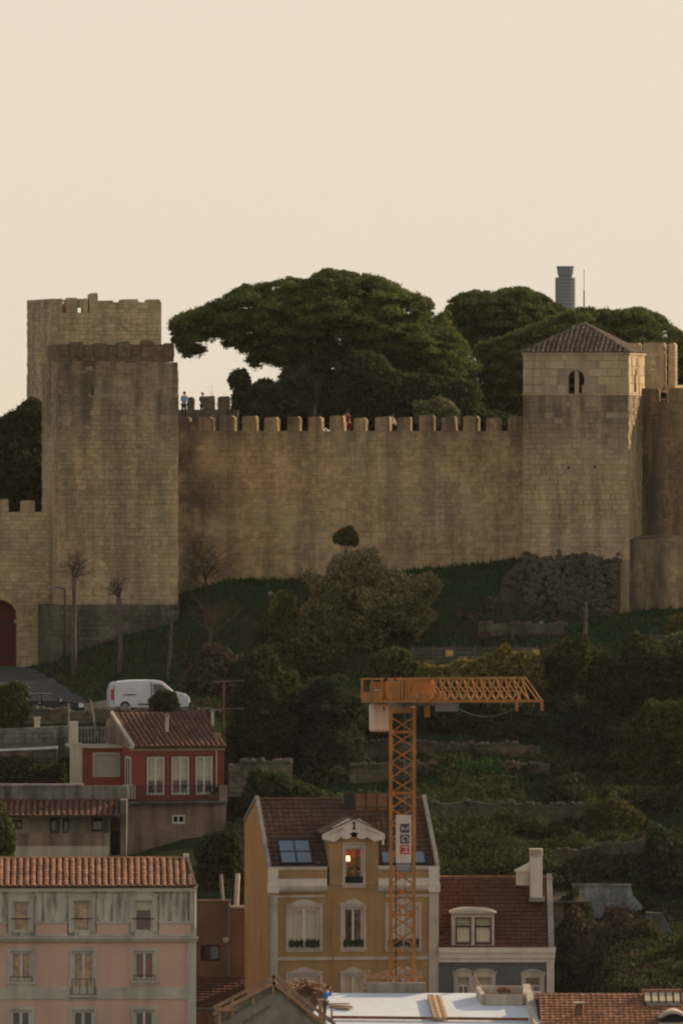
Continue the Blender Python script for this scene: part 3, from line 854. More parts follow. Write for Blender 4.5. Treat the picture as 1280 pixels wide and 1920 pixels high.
# ---- tower behind at right
t, fx, fz = tower_root('rear_tower', 'grey crenellated tower behind the tile-roofed tower', 1140, 607, 830, -13.0)
w = fx(1262)
st = []
MB().box(0, w, 0, 6, 0, fz(722)).build('wall', M['mortar'], t)
stone_face(st, (0, 0), (w, 0), fz(822), fz(722), seed=61); stone_face(st, (w, 0), (w, 6), fz(822), fz(722), seed=62)
merlons(t, [(fx(1148), fx(1196)), (fx(1203), fx(1244)), (fx(1252), fx(1262))], 0, .75, fz(722), fz(642), M['mortar'], st, 63)
pieces('stone', t, STONE, st, M['stone_keep'], 130, 'stonework')

# ---- curtain wall running out of the picture at right, with its buttress
t, fx, fz = tower_root('right_curtain_wall', 'darker castle wall running out of the picture beyond the roofed tower', 1186, 599, 1180, -8.0)
t['category'] = 'wall'
w = fx(1900)
st = []
MB().box(0, w, 0, 1.0, 0, fz(753)).build('wall', M['stone_right'], t)
MB().box(0, w, 1.0, 3.5, 0, fz(768)).build('wall_walk', M['stone_right'], t)
stone_face(st, (0, 0), (fx(1420), 0), fz(1010), fz(753), seed=71)
merlons(t, [(fx(1190), fx(1232)), (fx(1252), fx(1292)), (fx(1306), fx(1350)), (fx(1370), fx(1410)), (fx(1430), fx(1470))], 0, .9, fz(753), fz(725), M['stone_right'], st, 72)
pieces('stone', t, STONE, st, M['stone_right'], 200, 'stonework')
st = []
bx0, bx1 = fx(1166) - .45, fx(1420)
MB().prismx([(-5.7, 0), (0, 0), (0, fz(1002)), (-5.45, fz(1010))], bx0, bx1).build('buttress', M['stone_right'], t)
stone_face(st, (bx0, -5.68), (bx1, -5.68), fz(1165), fz(1012), seed=74, batter=.05)
stone_face(st, (bx0, 0), (bx0, -5.6), fz(1165), fz(1015), seed=75)
pieces('buttress_stone', t, STONE, st, M['stone_right'], 120, 'buttress_stonework')

# ---- low wall with the red gate at far left
t, fx, fz = tower_root('gate_wall', 'low crenellated wall with an arched red gate', -160, 595, 1290, 0.0)
t['category'] = 'wall'
w = fx(100)
st = []
gx0, gx1, gsp, gtp, gb = fx(-40), fx(31), fz(1152), fz(1124), fz(1252)
gm_ = (gx0 + gx1) / 2; gr = (gx1 - gx0) / 2
mb = MB()
mb.box(0, gx0, 0, 1.2, 0, fz(960)); mb.box(gx1, w, 0, 1.2, 0, fz(960))
arcp = [(gm_ - gr * math.cos(k * math.pi / 10), gsp + (gtp - gsp) * math.sin(k * math.pi / 10)) for k in range(11)]
mb.prism([(gx0, fz(960)), (gx0, gsp)] + arcp[1:-1] + [(gx1, gsp), (gx1, fz(960))], 0, 1.2)
mb.build('wall', M['mortar'], t)
stone_face(st, (0, 0), (w, 0), fz(1255), fz(960), [(gx0, gx1, 0, gtp)], seed=81)
merlons(t, [(fx(-125), fx(-100)), (fx(-78), fx(-50)), (fx(-22), fx(18)), (fx(38), fx(67))], 0, .8, fz(960), fz(936), M['mortar'], st, 82)
pieces('stone', t, STONE, st, M['stone'], 240, 'stonework')
for k in range(9):       # voussoirs
    a0, a1 = math.pi * k / 9 + .02, math.pi * (k + 1) / 9 - .02
    q = lambda r, a: (gm_ - r * math.cos(a) * gr, gsp + (gtp - gsp) * r * math.sin(a))
    MB().prism([q(1.0, a0), q(1.0, a1), q(1.22, a1), q(1.22, a0)][::-1], -.07, .1).build('voussoir', M['stone'], t)
door = MB().box(gx0, gx1, .5, .62, gb - .3, gsp).prism(arcp, .5, .62).build('gate_door', M['door_red'], t)
for k in range(8):
    x0 = gx0 + (gx1 - gx0) * k / 8
    MB().box(x0 + .01, x0 + (gx1 - gx0) / 8 - .02, .46, .5, gb - .3, gsp).build('door_plank', M['door_red'], door)
for zz in (gb + .5, gsp - .6):
    MB().box(gx0, gx1, .42, .458, zz, zz + .1).build('iron_strap', M['iron'], door)

# ---- control tower far behind
t = thing('control_tower', 'distant blue-grey tower with a flared top above the trees', 'tower', (WX(1059, 2200), 2200, 60))
k = 2200 / F
h0 = WZ(520, 2200) - 60; h1 = WZ(499, 2200) - 60
def octa(r, z0, r1, z1, n=8):
    return MB().lathe([(r, z0), (r1, z1)], (0, 0, 0), n)
MB().lathe([(2.3, 0), (2.3, h0 - .2), (2.15, h0)], (0, 0, 0), 12).build('shaft', M['tower_grey'], t)
MB().lathe([(1.55, h0), (1.6, h0 + .8), (1.65, h0 + 1.2)], (0, 0, 0), 12).build('neck', M['tower_dark'], t)
MB().lathe([(1.75, h0 + .5), (1.95, h1 - .35), (2.05, h1 - .3), (2.05, h1)], (0, 0, 0), 12).build('cab', M['tower_grey'], t)
for i in range(9):
    MB().lathe([(2.3, 0), (2.36, .05), (2.36, .12), (2.3, .17)], (0, 0, h0 - .6 - i * .8), 12).build('floor_band', M['tower_dark'], t)
t = thing('radio_mast', 'thin antenna mast beside the distant grey tower', 'mast', (WX(1094, 2200), 2200, 60))
hb = WZ(545, 2200) - 60
MB().tube([(0, 0, 0), (0, 0, hb)], .16, 6).build('pole', M['tower_dark'], t)
MB().tube([(0, 0, hb), (0, 0, WZ(505, 2200) - 60)], .07, 5).build('whip', M['tower_dark'], t)
# ------------------------------------------------------------------ trees and shrubs
def inside(pts, x, z):
    n = len(pts); r = np.zeros(len(x), bool); j = n - 1
    for i in range(n):
        xi, zi = pts[i]; xj, zj = pts[j]
        c = ((zi > z) != (zj > z)) & (x < (xj - xi) * (z - zi) / (zj - zi + 1e-12) + xi)
        r ^= c; j = i
    return r
def edge_dist(pts, x, z):
    d = np.full(len(x), 1e9); n = len(pts)
    for i in range(n):
        a = np.array(pts[i]); b = np.array(pts[(i + 1) % n]); e = b - a
        t = np.clip(((x - a[0]) * e[0] + (z - a[1]) * e[1]) / (e @ e + 1e-12), 0, 1)
        d = np.minimum(d, np.hypot(x - a[0] - t * e[0], z - a[1] - t * e[1]))
    return d

def leaves_mesh(name, centers, radii, m, parent, leaf=.2, dens=26, flat=.8, up=.6, rng=None, droop=0.0, stray=1.55, nrand=.65):
    """leaf-sized faces on and inside every clump"""
    P_ = []; Nn = []
    for c, r in zip(centers, radii):
        n = max(8, int(dens * 4 * math.pi * r * r))
        d = rng.normal(size=(n, 3)); d /= np.linalg.norm(d, axis=1)[:, None]
        fl = rng.random(n) < up
        d[fl, 2] = np.abs(d[fl, 2])
        rad = r * (1 - .5 * rng.random(n) ** 2) * (1 + .14 * rng.normal(size=n)) * np.where(rng.random(n) < .1, rng.uniform(1.1, stray, n), 1.0)
        p = d * rad[:, None]; p[:, 2] *= flat
        P_.append(p + c); Nn.append(d)
    P_ = np.concatenate(P_); Nn = np.concatenate(Nn); n = len(P_)
    Nn = Nn + rng.normal(size=(n, 3)) * nrand; Nn /= np.linalg.norm(Nn, axis=1)[:, None]
    T = np.cross(Nn, rng.normal(size=(n, 3))); T /= np.linalg.norm(T, axis=1)[:, None] + 1e-9
    if droop: T[:, 2] -= droop; T /= np.linalg.norm(T, axis=1)[:, None]
    B = np.cross(Nn, T)
    s = leaf * rng.uniform(.55, 1.35, n)[:, None]
    V = np.empty((n, 4, 3))
    V[:, 0] = P_ - T * s; V[:, 1] = P_ + B * s * .42; V[:, 2] = P_ + T * s; V[:, 3] = P_ - B * s * .42
    me = bpy.data.meshes.new(name)
    me.vertices.add(n * 4); me.vertices.foreach_set('co', (V.reshape(-1, 3) - np.array(wloc(parent))).ravel())
    me.loops.add(n * 4); me.loops.foreach_set('vertex_index', np.arange(n * 4, dtype=np.int32))
    me.polygons.add(n); me.polygons.foreach_set('loop_start', np.arange(0, n * 4, 4, dtype=np.int32))
    me.materials.append(m); me.update(calc_edges=True)
    return link(name, me, parent)

def limbs(parent, base, tips, r0, m, rng, name='trunk', forks=.45):
    mb = MB()
    base = Vector(base)
    cen = sum((Vector(t_) for t_ in tips), Vector()) / max(1, len(tips))
    lo = min(t_[2] for t_ in tips)
    fork = base.lerp(Vector((base.x * .45 + cen.x * .55, cen.y, max(base.z + (lo - base.z) * .7, base.z + .3))), 1.0)
    p = [base + Vector((0, 0, -.3))]
    for k in range(1, 5):
        q = base.lerp(fork, k / 4); q.x += rng.normal() * r0 * .5; q.y += rng.normal() * r0 * .5; p.append(q)
    mb.tube(p, [r0 * 1.25, r0, r0 * .9, r0 * .82, r0 * .75], 8)
    for t_ in tips:
        t_ = Vector(t_); a = p[-1 if rng.random() > forks else -2]
        mid = a.lerp(t_, .5) + Vector((rng.normal() * .3, rng.normal() * .3, rng.uniform(-.2, .5)))
        mb.tube([a, a.lerp(mid, .6), mid, mid.lerp(t_, .5) + Vector((0, 0, .1)), t_], [r0 * .5, r0 * .4, r0 * .3, r0 * .2, r0 * .08], 5)
    return mb.build(name, m, parent, world=True, smooth=True)

def tree(name, label, cat, poly, Y, base_px, m_leaf, m_bark, thick=3.0, clump=.8, leaf=.2, dens=26, flat=.8, up=.6, r0=.25, base_py=None, seed=1,
         group=None, n_limbs=10, trunk='trunk', fill=1.0, droop=0.0, rough=.38, core=0.0):
    rng = np.random.default_rng(seed)
    pts = [(WX(a, Y), WZ(b, Y)) for a, b in poly]
    fine = []
    for i in range(len(pts)):
        p, q = np.array(pts[i]), np.array(pts[(i + 1) % len(pts)])
        L_ = np.linalg.norm(q - p); k_ = max(1, int(L_ / (clump * 1.5))); nrm = np.array((q[1] - p[1], p[0] - q[0])) / (L_ + 1e-9)
        for j in range(k_):
            fine.append(tuple(p + (q - p) * j / k_ + nrm * rng.normal() * clump * rough))
    pts = fine
    X = np.array([p[0] for p in pts]); Zz = np.array([p[1] for p in pts])
    bx = WX(base_px, Y); bz = zg(bx, Y) if base_py is None else WZ(base_py, Y)
    t = thing(name, label, cat, (bx, Y, bz), 0, group)
    n = 9000 if clump > .6 else 4500
    x = rng.uniform(X.min(), X.max(), n); z = rng.uniform(Zz.min(), Zz.max(), n)
    ins = inside(pts, x, z); x = x[ins]; z = z[ins]
    d = edge_dist(pts, x, z)
    md = d.max()
    rad = clump * rng.uniform(.45, 1.3, len(x))
    rad = np.minimum(rad, np.maximum(d * 1.25, clump * .42))
    ok = d > rad * .62
    x, z, d, rad = x[ok], z[ok], d[ok], rad[ok]
    y = Y + rng.uniform(-1, 1, len(x)) * thick * np.sqrt(np.clip(d / md, .05, 1))
    Q = np.empty((1400, 3)); Qr = np.empty(1400); m_ = 0
    cand = np.c_[x, y, z]
    for i in range(len(x)):
        if m_:
            dd = Q[:m_] - cand[i]
            if ((dd * dd).sum(1) < (.78 / fill * np.maximum(Qr[:m_], rad[i])) ** 2).any(): continue
        Q[m_] = cand[i]; Qr[m_] = rad[i]; m_ += 1
        if m_ > 1300: break
    cen = list(Q[:m_]); rr = list(Qr[:m_])
    if core:                                   # a dense inner mass so that the sky shows only near the edges
        sel = np.where(d > core)[0][:260]
        for i in sel:
            cen.append(np.array((x[i], Y + rng.uniform(-.3, .5) * thick * .4, z[i] - .25))); rr.append(clump * .7)
    leaves_mesh('crown', cen, rr, m_leaf, t, leaf, dens, flat, up, rng, droop, 1.2 if clump > .6 else 1.7, .5 if clump > .6 else .65)
    deep = np.where(edge_dist(pts, np.array([c[0] for c in cen]), np.array([c[2] for c in cen])) > .3 * md)[0]
    if len(deep) < 3: deep = np.arange(len(cen))
    idx = rng.choice(deep, min(n_limbs, len(deep)), replace=False)
    limbs(t, (bx, Y, bz), [tuple(cen[i]) for i in idx], r0, m_bark, rng, trunk)
    return t

def bare(name, label, px, py_base, py_top, Y, m_twig, m_bark, spread=.5, r0=.1, seed=1, levels=4, fork_at=.5, kids=4, group=None, cat='tree', onground=True, tilt=0.0, pollard=False):
    rng = random.Random(seed)
    bx = WX(px, Y); bz = zg(bx, Y) if onground else WZ(py_base, Y)
    H = WZ(py_top, Y) - bz
    t = thing(name, label, cat, (bx, Y, bz), 0, group)
    tr, tw = MB(), MB()
    top = Vector((bx + tilt, Y, bz + H * fork_at))
    b0 = Vector((bx, Y, bz - .2))
    tr.tube([b0, b0.lerp(top, .4) + Vector((rng.uniform(-.08, .08), 0, 0)), b0.lerp(top, .8), top], [r0 * 1.2, r0, r0 * .85, r0 * (1.3 if pollard else .7)], 7)
    def grow(p, d, L, r, lv):
        q = p
        path = [p]; dd = d.copy()
        for k in range(4):
            dd = (dd + Vector((rng.uniform(-.42, .42), rng.uniform(-.42, .42), rng.uniform(-.22, .28)))).normalized()
            q = q + dd * L / 4 * rng.uniform(.7, 1.25); path.append(q)
        tw.tube(path, [r, r * .85, r * .7, r * .5, r * .3], 4 if lv < levels else 3, cap=False)
        if lv < levels:
            for k in range(kids - (lv > 2) + rng.randint(-1, 1)):
                s = rng.choice(path[1:])
                nd = (dd + Vector((rng.uniform(-1, 1), rng.uniform(-1, 1), rng.uniform(-.6, .6))) * 1.0).normalized()
                grow(s, nd, L * rng.uniform(.35, .75), r * .55, lv + 1)
    nmain = kids + 3
    for k in range(nmain):
        a = 6.283 * k / nmain + rng.uniform(-.6, .6)
        d = Vector((math.cos(a) * spread * rng.uniform(.3, 1.3), math.sin(a) * spread * rng.uniform(.3, 1.3), rng.uniform(.35, 1.0))).normalized()
        st_ = top if pollard else b0.lerp(top, rng.uniform(.55, 1.0))
        grow(st_, d, H * (1 - fork_at) * rng.uniform(.4, .75), max(.016, r0 * rng.uniform(.2, .4)), 1)
    tr.build('trunk', m_bark, t, world=True, smooth=True)
    tw.build('branches', m_twig, t, world=True)
    return t

PG = 'stone pines inside the castle'
tree('stone_pine', 'huge flat-topped stone pine behind the crenellated wall', 'tree',
     [(318, 614), (333, 590), (372, 566), (430, 546), (500, 529), (545, 521), (575, 522), (610, 510), (655, 508), (700, 512), (715, 510), (742, 527), (775, 546), (800, 562), (812, 582), (838, 580), (846, 606), (868, 640), (880, 668), (898, 690), (890, 714), (868, 728), (856, 748), (818, 742), (790, 745), (760, 715), (715, 700), (660, 690), (600, 690), (548, 700), (505, 690), (478, 692), (452, 672), (420, 655), (392, 650), (384, 674), (354, 676), (330, 648)],
     628, 640, M['pine'], M['bark'], thick=6.5, clump=.8, leaf=.10, dens=90, flat=.72, up=.93, r0=.42, base_py=822, seed=4, group=PG, n_limbs=26, rough=.24, fill=.7, core=.75)
tree('stone_pine', 'dark rounded stone pine left of the distant grey tower', 'tree',
     [(838, 590), (846, 568), (866, 550), (890, 541), (925, 542), (962, 535), (985, 542), (1010, 552), (1045, 566), (1075, 585), (1060, 625), (1000, 660), (960, 690), (910, 690), (880, 665), (868, 640), (845, 610)],
     646, 930, M['pine2'], M['bark'], thick=5.5, clump=.75, leaf=.10, dens=90, flat=.72, up=.93, r0=.4, base_py=822, seed=5, group=PG, n_limbs=16, rough=.24, fill=.7, core=.75)
tree('stone_pine', 'broad domed stone pine rising behind the tile-roofed tower', 'tree',
     [(884, 740), (884, 690), (900, 655), (930, 634), (985, 606), (1040, 583), (1090, 571), (1150, 573), (1205, 573), (1240, 588), (1262, 612), (1300, 640), (1330, 690), (1330, 790), (1190, 790), (1110, 690), (1030, 735), (990, 790), (940, 795), (900, 780)],
     634, 1040, M['pine'], M['bark'], thick=6.0, clump=.78, leaf=.10, dens=86, flat=.72, up=.93, r0=.42, base_py=822, seed=6, group=PG, n_limbs=20, rough=.24, fill=.7, core=.75)
UG = 'dark undergrowth trees behind the wall'
tree('evergreen_oak', 'dark evergreen thicket under the left half of the huge pine', 'tree',
     [(505, 812), (512, 740), (535, 700), (565, 700), (590, 668), (625, 690), (650, 720), (655, 812)], 622, 570, M['ivy'], M['bark'], 2.2, .55, .15, 34, .9, .5, .12, 822, seed=8, group=UG)
tree('evergreen_oak', 'dark evergreen thicket under the middle of the huge pine', 'tree',
     [(640, 812), (625, 690), (665, 655), (715, 670), (730, 710), (735, 812)], 620, 678, M['leaf_dark'], M['bark'], 2.0, .55, .15, 34, .9, .5, .12, 822, seed=9, group=UG)
tree('evergreen_oak', 'dark evergreen thicket under the right lobe of the huge pine', 'tree',
     [(690, 812), (695, 700), (745, 690), (800, 700), (850, 715), (890, 715), (905, 770), (960, 785), (975, 815)], 620, 840, M['leaf_dark'], M['bark'], 2.2, .55, .15, 34, .9, .5, .12, 822, seed=10, group=UG)
tree('ivy_mound', 'rounded dark ivy-covered stump beside the wispy bare tree', 'shrub',
     [(432, 815), (430, 715), (440, 697), (455, 695), (468, 708), (470, 722), (485, 712), (505, 708), (520, 730), (525, 815)], 617, 470, M['ivy'], M['bark'], 1.2, .4, .13, 45, .95, .5, .14, 822, seed=12)
tree('olive_bush', 'pale silvery bush poking above the crenellated wall', 'shrub',
     [(772, 790), (780, 762), (800, 750), (825, 742), (848, 750), (862, 770), (866, 800), (850, 815), (790, 815)], 611, 822, M['leaf_olive'], M['twig'], 1.0, .35, .13, 32, .9, .6, .08, 822, seed=13)
tree('green_tree', 'dark round-topped tree left of the front tower', 'tree',
     [(-60, 950), (-60, 800), (-10, 790), (10, 775), (35, 757), (60, 748), (85, 742), (110, 760), (110, 960), (40, 985)], 606, 40, M['leaf_dark'], M['bark'], 3.0, .6, .16, 32, .9, .6, .2, 1020, seed=14)
bare('bare_tree', 'wispy bare tree showing against the sky beside the front tower', 440, 822, 668, 619, M['twig'], M['bark'], .9, .1, 15, 4, .3, 4, onground=False)
bare('bare_tree', 'bare grey branches under the huge pine near its centre', 590, 822, 650, 616, M['twig'], M['bark_grey'], .6, .13, 16, 4, .35, 4, onground=False)

# ---- slope below the castle
tree('round_tree', 'small round dark treetop against the middle of the long wall', 'tree',
     [(622, 1018), (626, 1002), (638, 994), (654, 992), (668, 1000), (675, 1016), (668, 1028), (654, 1024), (640, 1030)], 588, 650, M['leaf_mid'], M['bark'], .9, .3, .085, 60, .85, .75, .09, seed=25, n_limbs=7, rough=.35)
tree('feathery_tree', 'big pale feathery tree in front of the long wall', 'tree',
     [(560, 1140), (575, 1085), (598, 1066), (620, 1050), (645, 1044), (672, 1042), (694, 1036), (714, 1060), (755, 1065), (790, 1085), (812, 1110), (832, 1150), (830, 1185), (805, 1195), (790, 1225), (770, 1200), (730, 1190), (700, 1230), (650, 1250), (600, 1240), (560, 1200)],
     584, 660, M['leaf_pale'], M['bark_grey'], 3.6, .42, .11, 40, .95, .6, .16, seed=21, n_limbs=30, fill=.84, droop=.3, rough=1.0)
tree('evergreen_tree', 'dark evergreen with a sunlit yellow tip left of the feathery tree', 'tree',
     [(440, 1290), (455, 1225), (480, 1180), (505, 1140), (522, 1112), (545, 1112), (560, 1150), (600, 1180), (630, 1215), (645, 1265), (630, 1300), (520, 1310)],
     578, 540, M['leaf_mid'], M['bark'], 2.6, .38, .115, 44, .95, .55, .16, seed=22, n_limbs=16, rough=1.0, fill=.92)
tree('sunlit_shrub', 'sunlit tip of the dark evergreen painted as a yellow-green sprig', 'shrub',
     [(502, 1150), (510, 1128), (524, 1112), (546, 1112), (556, 1135), (566, 1160), (530, 1165)], 578.3, 535, M['leaf_yel'], M['bark'], .7, .24, .12, 45, .9, .6, .06, 1180, seed=23, n_limbs=5)  # sunlight on the evergreen's top, put into separate yellow leaves
tree('sunlit_shrub', 'yellow-green bush just left above the crane counterweight', 'shrub',
     [(680, 1275), (690, 1240), (715, 1222), (740, 1214), (765, 1222), (785, 1250), (797, 1275), (770, 1300), (700, 1300)], 566, 735, M['leaf_mid'], M['bark'], 1.3, .36, .13, 38, .9, .65, .09, seed=24)
tree('hedge', 'long sunlit yellow-green hedge in front of the wooden fence', 'hedge',
     [(772, 1285), (780, 1255), (815, 1248), (850, 1240), (900, 1226), (928, 1225), (948, 1204), (962, 1222), (1000, 1222), (1022, 1240), (1025, 1300), (800, 1300)], 565, 900, M['leaf_yel'], M['bark'], 1.3, .32, .13, 36, .9, .65, .07, seed=25, n_limbs=14, trunk='stems')
tree('green_shrub', 'brownish thicket behind the antenna pole', 'shrub',
     [(340, 1300), (350, 1235), (385, 1205), (420, 1215), (450, 1235), (470, 1300), (440, 1345), (380, 1345)], 571, 410, M['leaf_brown'], M['bark'], 1.8, .42, .14, 30, .9, .6, .1, seed=26)
HW = 'dark trees in the hollow below the slope'
tree('hollow_tree', 'dark leafy tree right of the antenna pole', 'tree',
     [(428, 1440), (426, 1310), (440, 1250), (480, 1225), (520, 1240), (560, 1310), (560, 1400), (500, 1450)], 553, 490, M['leaf_dark'], M['bark'], 3.6, .4, .12, 40, .95, .55, .15, seed=27, group=HW, rough=1.0, fill=.92)
tree('hollow_tree', 'dark leafy tree left of the crane counterweight', 'tree',
     [(540, 1470), (545, 1350), (570, 1280), (620, 1262), (668, 1290), (690, 1345), (675, 1420), (650, 1490), (590, 1500)], 553, 612, M['leaf_blue'], M['bark'], 2.6, .38, .115, 44, .95, .55, .15, seed=28, group=HW, rough=1.0, fill=.92)
tree('hollow_tree', 'dark low thicket behind the yellow house ridge', 'shrub',
     [(455, 1500), (470, 1440), (540, 1455), (600, 1480), (650, 1510), (640, 1550), (480, 1550)], 532, 560, M['leaf_dark'], M['bark'], 2.0, .42, .15, 32, .9, .6, .1, seed=29)
tree('hollow_tree', 'dark shrub behind the crane jib', 'shrub',
     [(780, 1385), (790, 1320), (850, 1300), (930, 1310), (1000, 1320), (1010, 1380), (900, 1392)], 560, 900, M['leaf_dark'], M['bark'], 1.6, .42, .15, 32, .9, .6, .1, seed=30)
RG = 'dark trees on the right of the slope'
rt = [
    ('dark bushy tree right of the crane jib tip', [(1005, 1300), (1010, 1225), (1060, 1190), (1120, 1195), (1150, 1240), (1150, 1330), (1080, 1360), (1020, 1350)], 566, 1080, 'leaf_olive_dark', 31),
    ('dark tree at the right edge under the pale shrub', [(1120, 1330), (1130, 1235), (1180, 1200), (1240, 1205), (1300, 1240), (1310, 1340), (1200, 1380)], 563, 1210, 'leaf_dark', 32),
    ('dark slender tree below the red post', [(1030, 1480), (1030, 1350), (1070, 1310), (1120, 1330), (1150, 1400), (1140, 1500), (1060, 1510)], 558, 1085, 'leaf_blue', 33),
    ('large green tree filling the right edge at mid height', [(1130, 1480), (1140, 1420), (1170, 1360), (1215, 1315), (1260, 1308), (1310, 1330), (1330, 1500), (1240, 1560), (1150, 1550)], 549, 1220, 'leaf_mid', 34),
    ('small rounded grey-green shrub on the upper terrace', [(1040, 1480), (1045, 1450), (1075, 1440), (1105, 1450), (1110, 1490), (1080, 1515), (1050, 1510)], 541, 1075, 'ivy', 35),
    ('dark bush at the right end of the lowest terrace wall', [(1095, 1560), (1105, 1500), (1150, 1480), (1200, 1530), (1190, 1600), (1120, 1600)], 535, 1140, 'leaf_olive_dark', 36),
    ('dark spreading tree at the right edge above the whitewashed wall', [(1180, 1690), (1185, 1610), (1220, 1570), (1300, 1560), (1320, 1700), (1240, 1730)], 520, 1250, 'leaf_blue', 37),
    ('brown leafless-looking thicket right of the white chimney', [(1040, 1820), (1040, 1700), (1080, 1695), (1130, 1720), (1170, 1710), (1200, 1760), (1200, 1850), (1060, 1860)], 506, 1110, 'leaf_brown', 38),
    ('dark thicket in the lower right corner above the tile roof', [(1180, 1870), (1190, 1800), (1225, 1795), (1268, 1750), (1310, 1750), (1310, 1880)], 499, 1250, 'leaf_olive_dark', 39),
]
for lb, poly, Y, bp, mk, sd in rt:
    tree('slope_tree', lb, 'tree', poly, Y, bp, M[mk], M['bark'], 2.6, .36, .115, 42, .95, .55, .13, seed=sd, rough=1.0, n_limbs=16, fill=.9, group=RG)
tree('pale_shrub', 'pale olive shrub at the right edge below the castle wall', 'shrub',
     [(1236, 1240), (1240, 1205), (1262, 1188), (1300, 1190), (1310, 1260), (1260, 1265)], 571, 1275, M['leaf_olive'], M['twig'], 1.2, .36, .14, 34, .9, .65, .08, seed=40)
tree('yellow_shrub', 'yellow-green sprigs at the right edge on the grass', 'shrub',
     [(1245, 1185), (1255, 1155), (1280, 1150), (1310, 1165), (1305, 1200)], 580, 1280, M['leaf_yel'], M['twig'], .8, .28, .13, 24, .9, .6, .06, seed=41)
tree('roadside_bush', 'yellow-green bush beside the dark parked car', 'shrub',
     [(-20, 1360), (0, 1290), (25, 1278), (48, 1282), (58, 1310), (55, 1350), (20, 1375)], 557.3, 30, M['leaf_mid'], M['twig'], .9, .26, .11, 24, .9, .6, .07, 1380, seed=42)
tree('roadside_bush', 'dark bush hiding the front wheel of the white van', 'shrub',
     [(276, 1345), (282, 1312), (300, 1296), (322, 1302), (338, 1318), (338, 1350)], 557.6, 308, M['leaf_dark'], M['twig'], .8, .26, .12, 40, .9, .6, .06, 1352, seed=43)
tree('garden_bush', 'leafy bush at the left edge in front of the porch', 'shrub',
     [(-30, 1620), (-30, 1510), (5, 1505), (22, 1540), (30, 1580), (28, 1615)], 531, 5, M['leaf_mid'], M['twig'], .9, .3, .13, 36, .9, .6, .06, 1625, seed=44)
tree('garden_bush', 'dark climbing bush behind the porch roof wall', 'shrub',
     [(-20, 1475), (-20, 1425), (40, 1415), (90, 1440), (120, 1430), (120, 1478)], 551, 50, M['leaf_dark'], M['twig'], .8, .3, .13, 36, .9, .6, .06, 1500, seed=45)
tree('garden_bush', 'tall dark shrubs left of the yellow house', 'shrub',
     [(365, 1700), (370, 1600), (400, 1560), (440, 1560), (458, 1600), (458, 1700)], 519, 412, M['leaf_dark'], M['bark'], 1.2, .42, .15, 32, .9, .6, .08, seed=46)
tree('garden_shrub', 'dark shrub growing against the left of the broken whitewashed wall', 'shrub',
     [(1060, 1750), (1062, 1690), (1080, 1668), (1104, 1690), (1118, 1720), (1110, 1760)], 513.4, 1085, M['leaf_dark'], M['twig'], .9, .3, .11, 40, .9, .6, .06, seed=80, rough=.9)
tree('garden_shrub', 'brown shrub growing against the middle of the broken whitewashed wall', 'shrub',
     [(1125, 1770), (1128, 1712), (1142, 1690), (1160, 1700), (1185, 1698), (1205, 1710), (1210, 1770)], 512.6, 1160, M['leaf_brown'], M['twig'], .9, .3, .11, 40, .9, .6, .06, seed=81, rough=.9)
tree('garden_shrub', 'dark shrub beside the bluish wall fragment at the lower right', 'shrub',
     [(1190, 1800), (1195, 1740), (1212, 1725), (1226, 1745), (1232, 1810)], 504.6, 1210, M['leaf_olive_dark'], M['twig'], .8, .3, .11, 40, .9, .6, .06, seed=82, rough=.9)
# brambles and ground cover: one mass
def undergrowth(name, label, areas, m, seed, leaf=.12):
    rng = np.random.default_rng(seed)
    cen = []; rr = []
    for (px0, px1, Y0, Y1, n, r0_, r1_) in areas:
        for _ in range(n):
            Y = rng.uniform(Y0, Y1); px = rng.uniform(px0, px1); x_ = WX(px, Y)
            if math.sin(x_ * .7 + Y * .35) + math.sin(x_ * .31 - Y * .9 + 2) < -.7: continue
            r_ = rng.uniform(r0_, r1_); cen.append(np.array((x_, Y, zg(x_, Y) + r_ * .35))); rr.append(r_)
    o = bpy.data.objects.new('anchor', None)
    me_o = leaves_mesh(name, cen, rr, m, o, leaf, 30, .85, .8, rng)
    me_o.parent = None; bpy.data.objects.remove(o)
    tag(me_o, label, 'undergrowth', kind='stuff')
undergrowth('brambles', 'dark brambles and ivy covering the terraces', [
    (800, 1320, 516, 536, 420, .25, .75), (640, 1320, 539, 548, 150, .15, .4), (1030, 1320, 538, 560, 260, .3, .7), (430, 700, 516, 552, 420, .25, .65),
    (640, 1320, 557.5, 566, 420, .3, .8), (800, 1320, 539, 556, 260, .25, .6), (800, 1300, 518, 536, 200, .4, .9), (650, 1040, 555.0, 555.9, 60, .15, .42), (650, 1040, 548.4, 549.2, 50, .15, .4), (800, 1110, 536.2, 537.1, 60, .15, .45), (430, 560, 551, 553, 40, .2, .4), (1045, 1320, 490, 515, 480, .35, .8), (430, 640, 557, 575, 200, .25, .6), (340, 470, 562, 580, 90, .2, .5)], M['leaf_dark'], 77)
undergrowth('dry_thicket', 'brown dry thicket in the garden right of the white chimney', [
    (1040, 1260, 490, 514, 330, .3, .75), (430, 560, 540, 556, 90, .25, .5), (860, 1060, 582, 592, 60, .15, .4), (-40, 420, 553, 557, 160, .2, .5), (1040, 1300, 518, 532, 110, .3, .6)], M['leaf_brown'], 78)
BG = 'bare pollarded trees on the slope'
bare('bare_tree', 'leftmost bare pollarded tree in front of the front tower', 140, 1250, 1030, 579, M['twig'], M['bark_grey'], .6, .15, 51, 3, .77, 5, BG, pollard=True)
bare('bare_tree', 'middle bare pollarded tree in front of the front tower', 224, 1240, 1066, 578, M['twig'], M['bark_grey'], .65, .14, 52, 3, .72, 5, BG, pollard=True)
bare('bare_tree', 'thin leaning bare tree at the right corner of the front tower', 314, 1255, 1085, 574, M['twig'], M['bark_grey'], .4, .1, 53, 3, .7, 4, BG, tilt=.35)
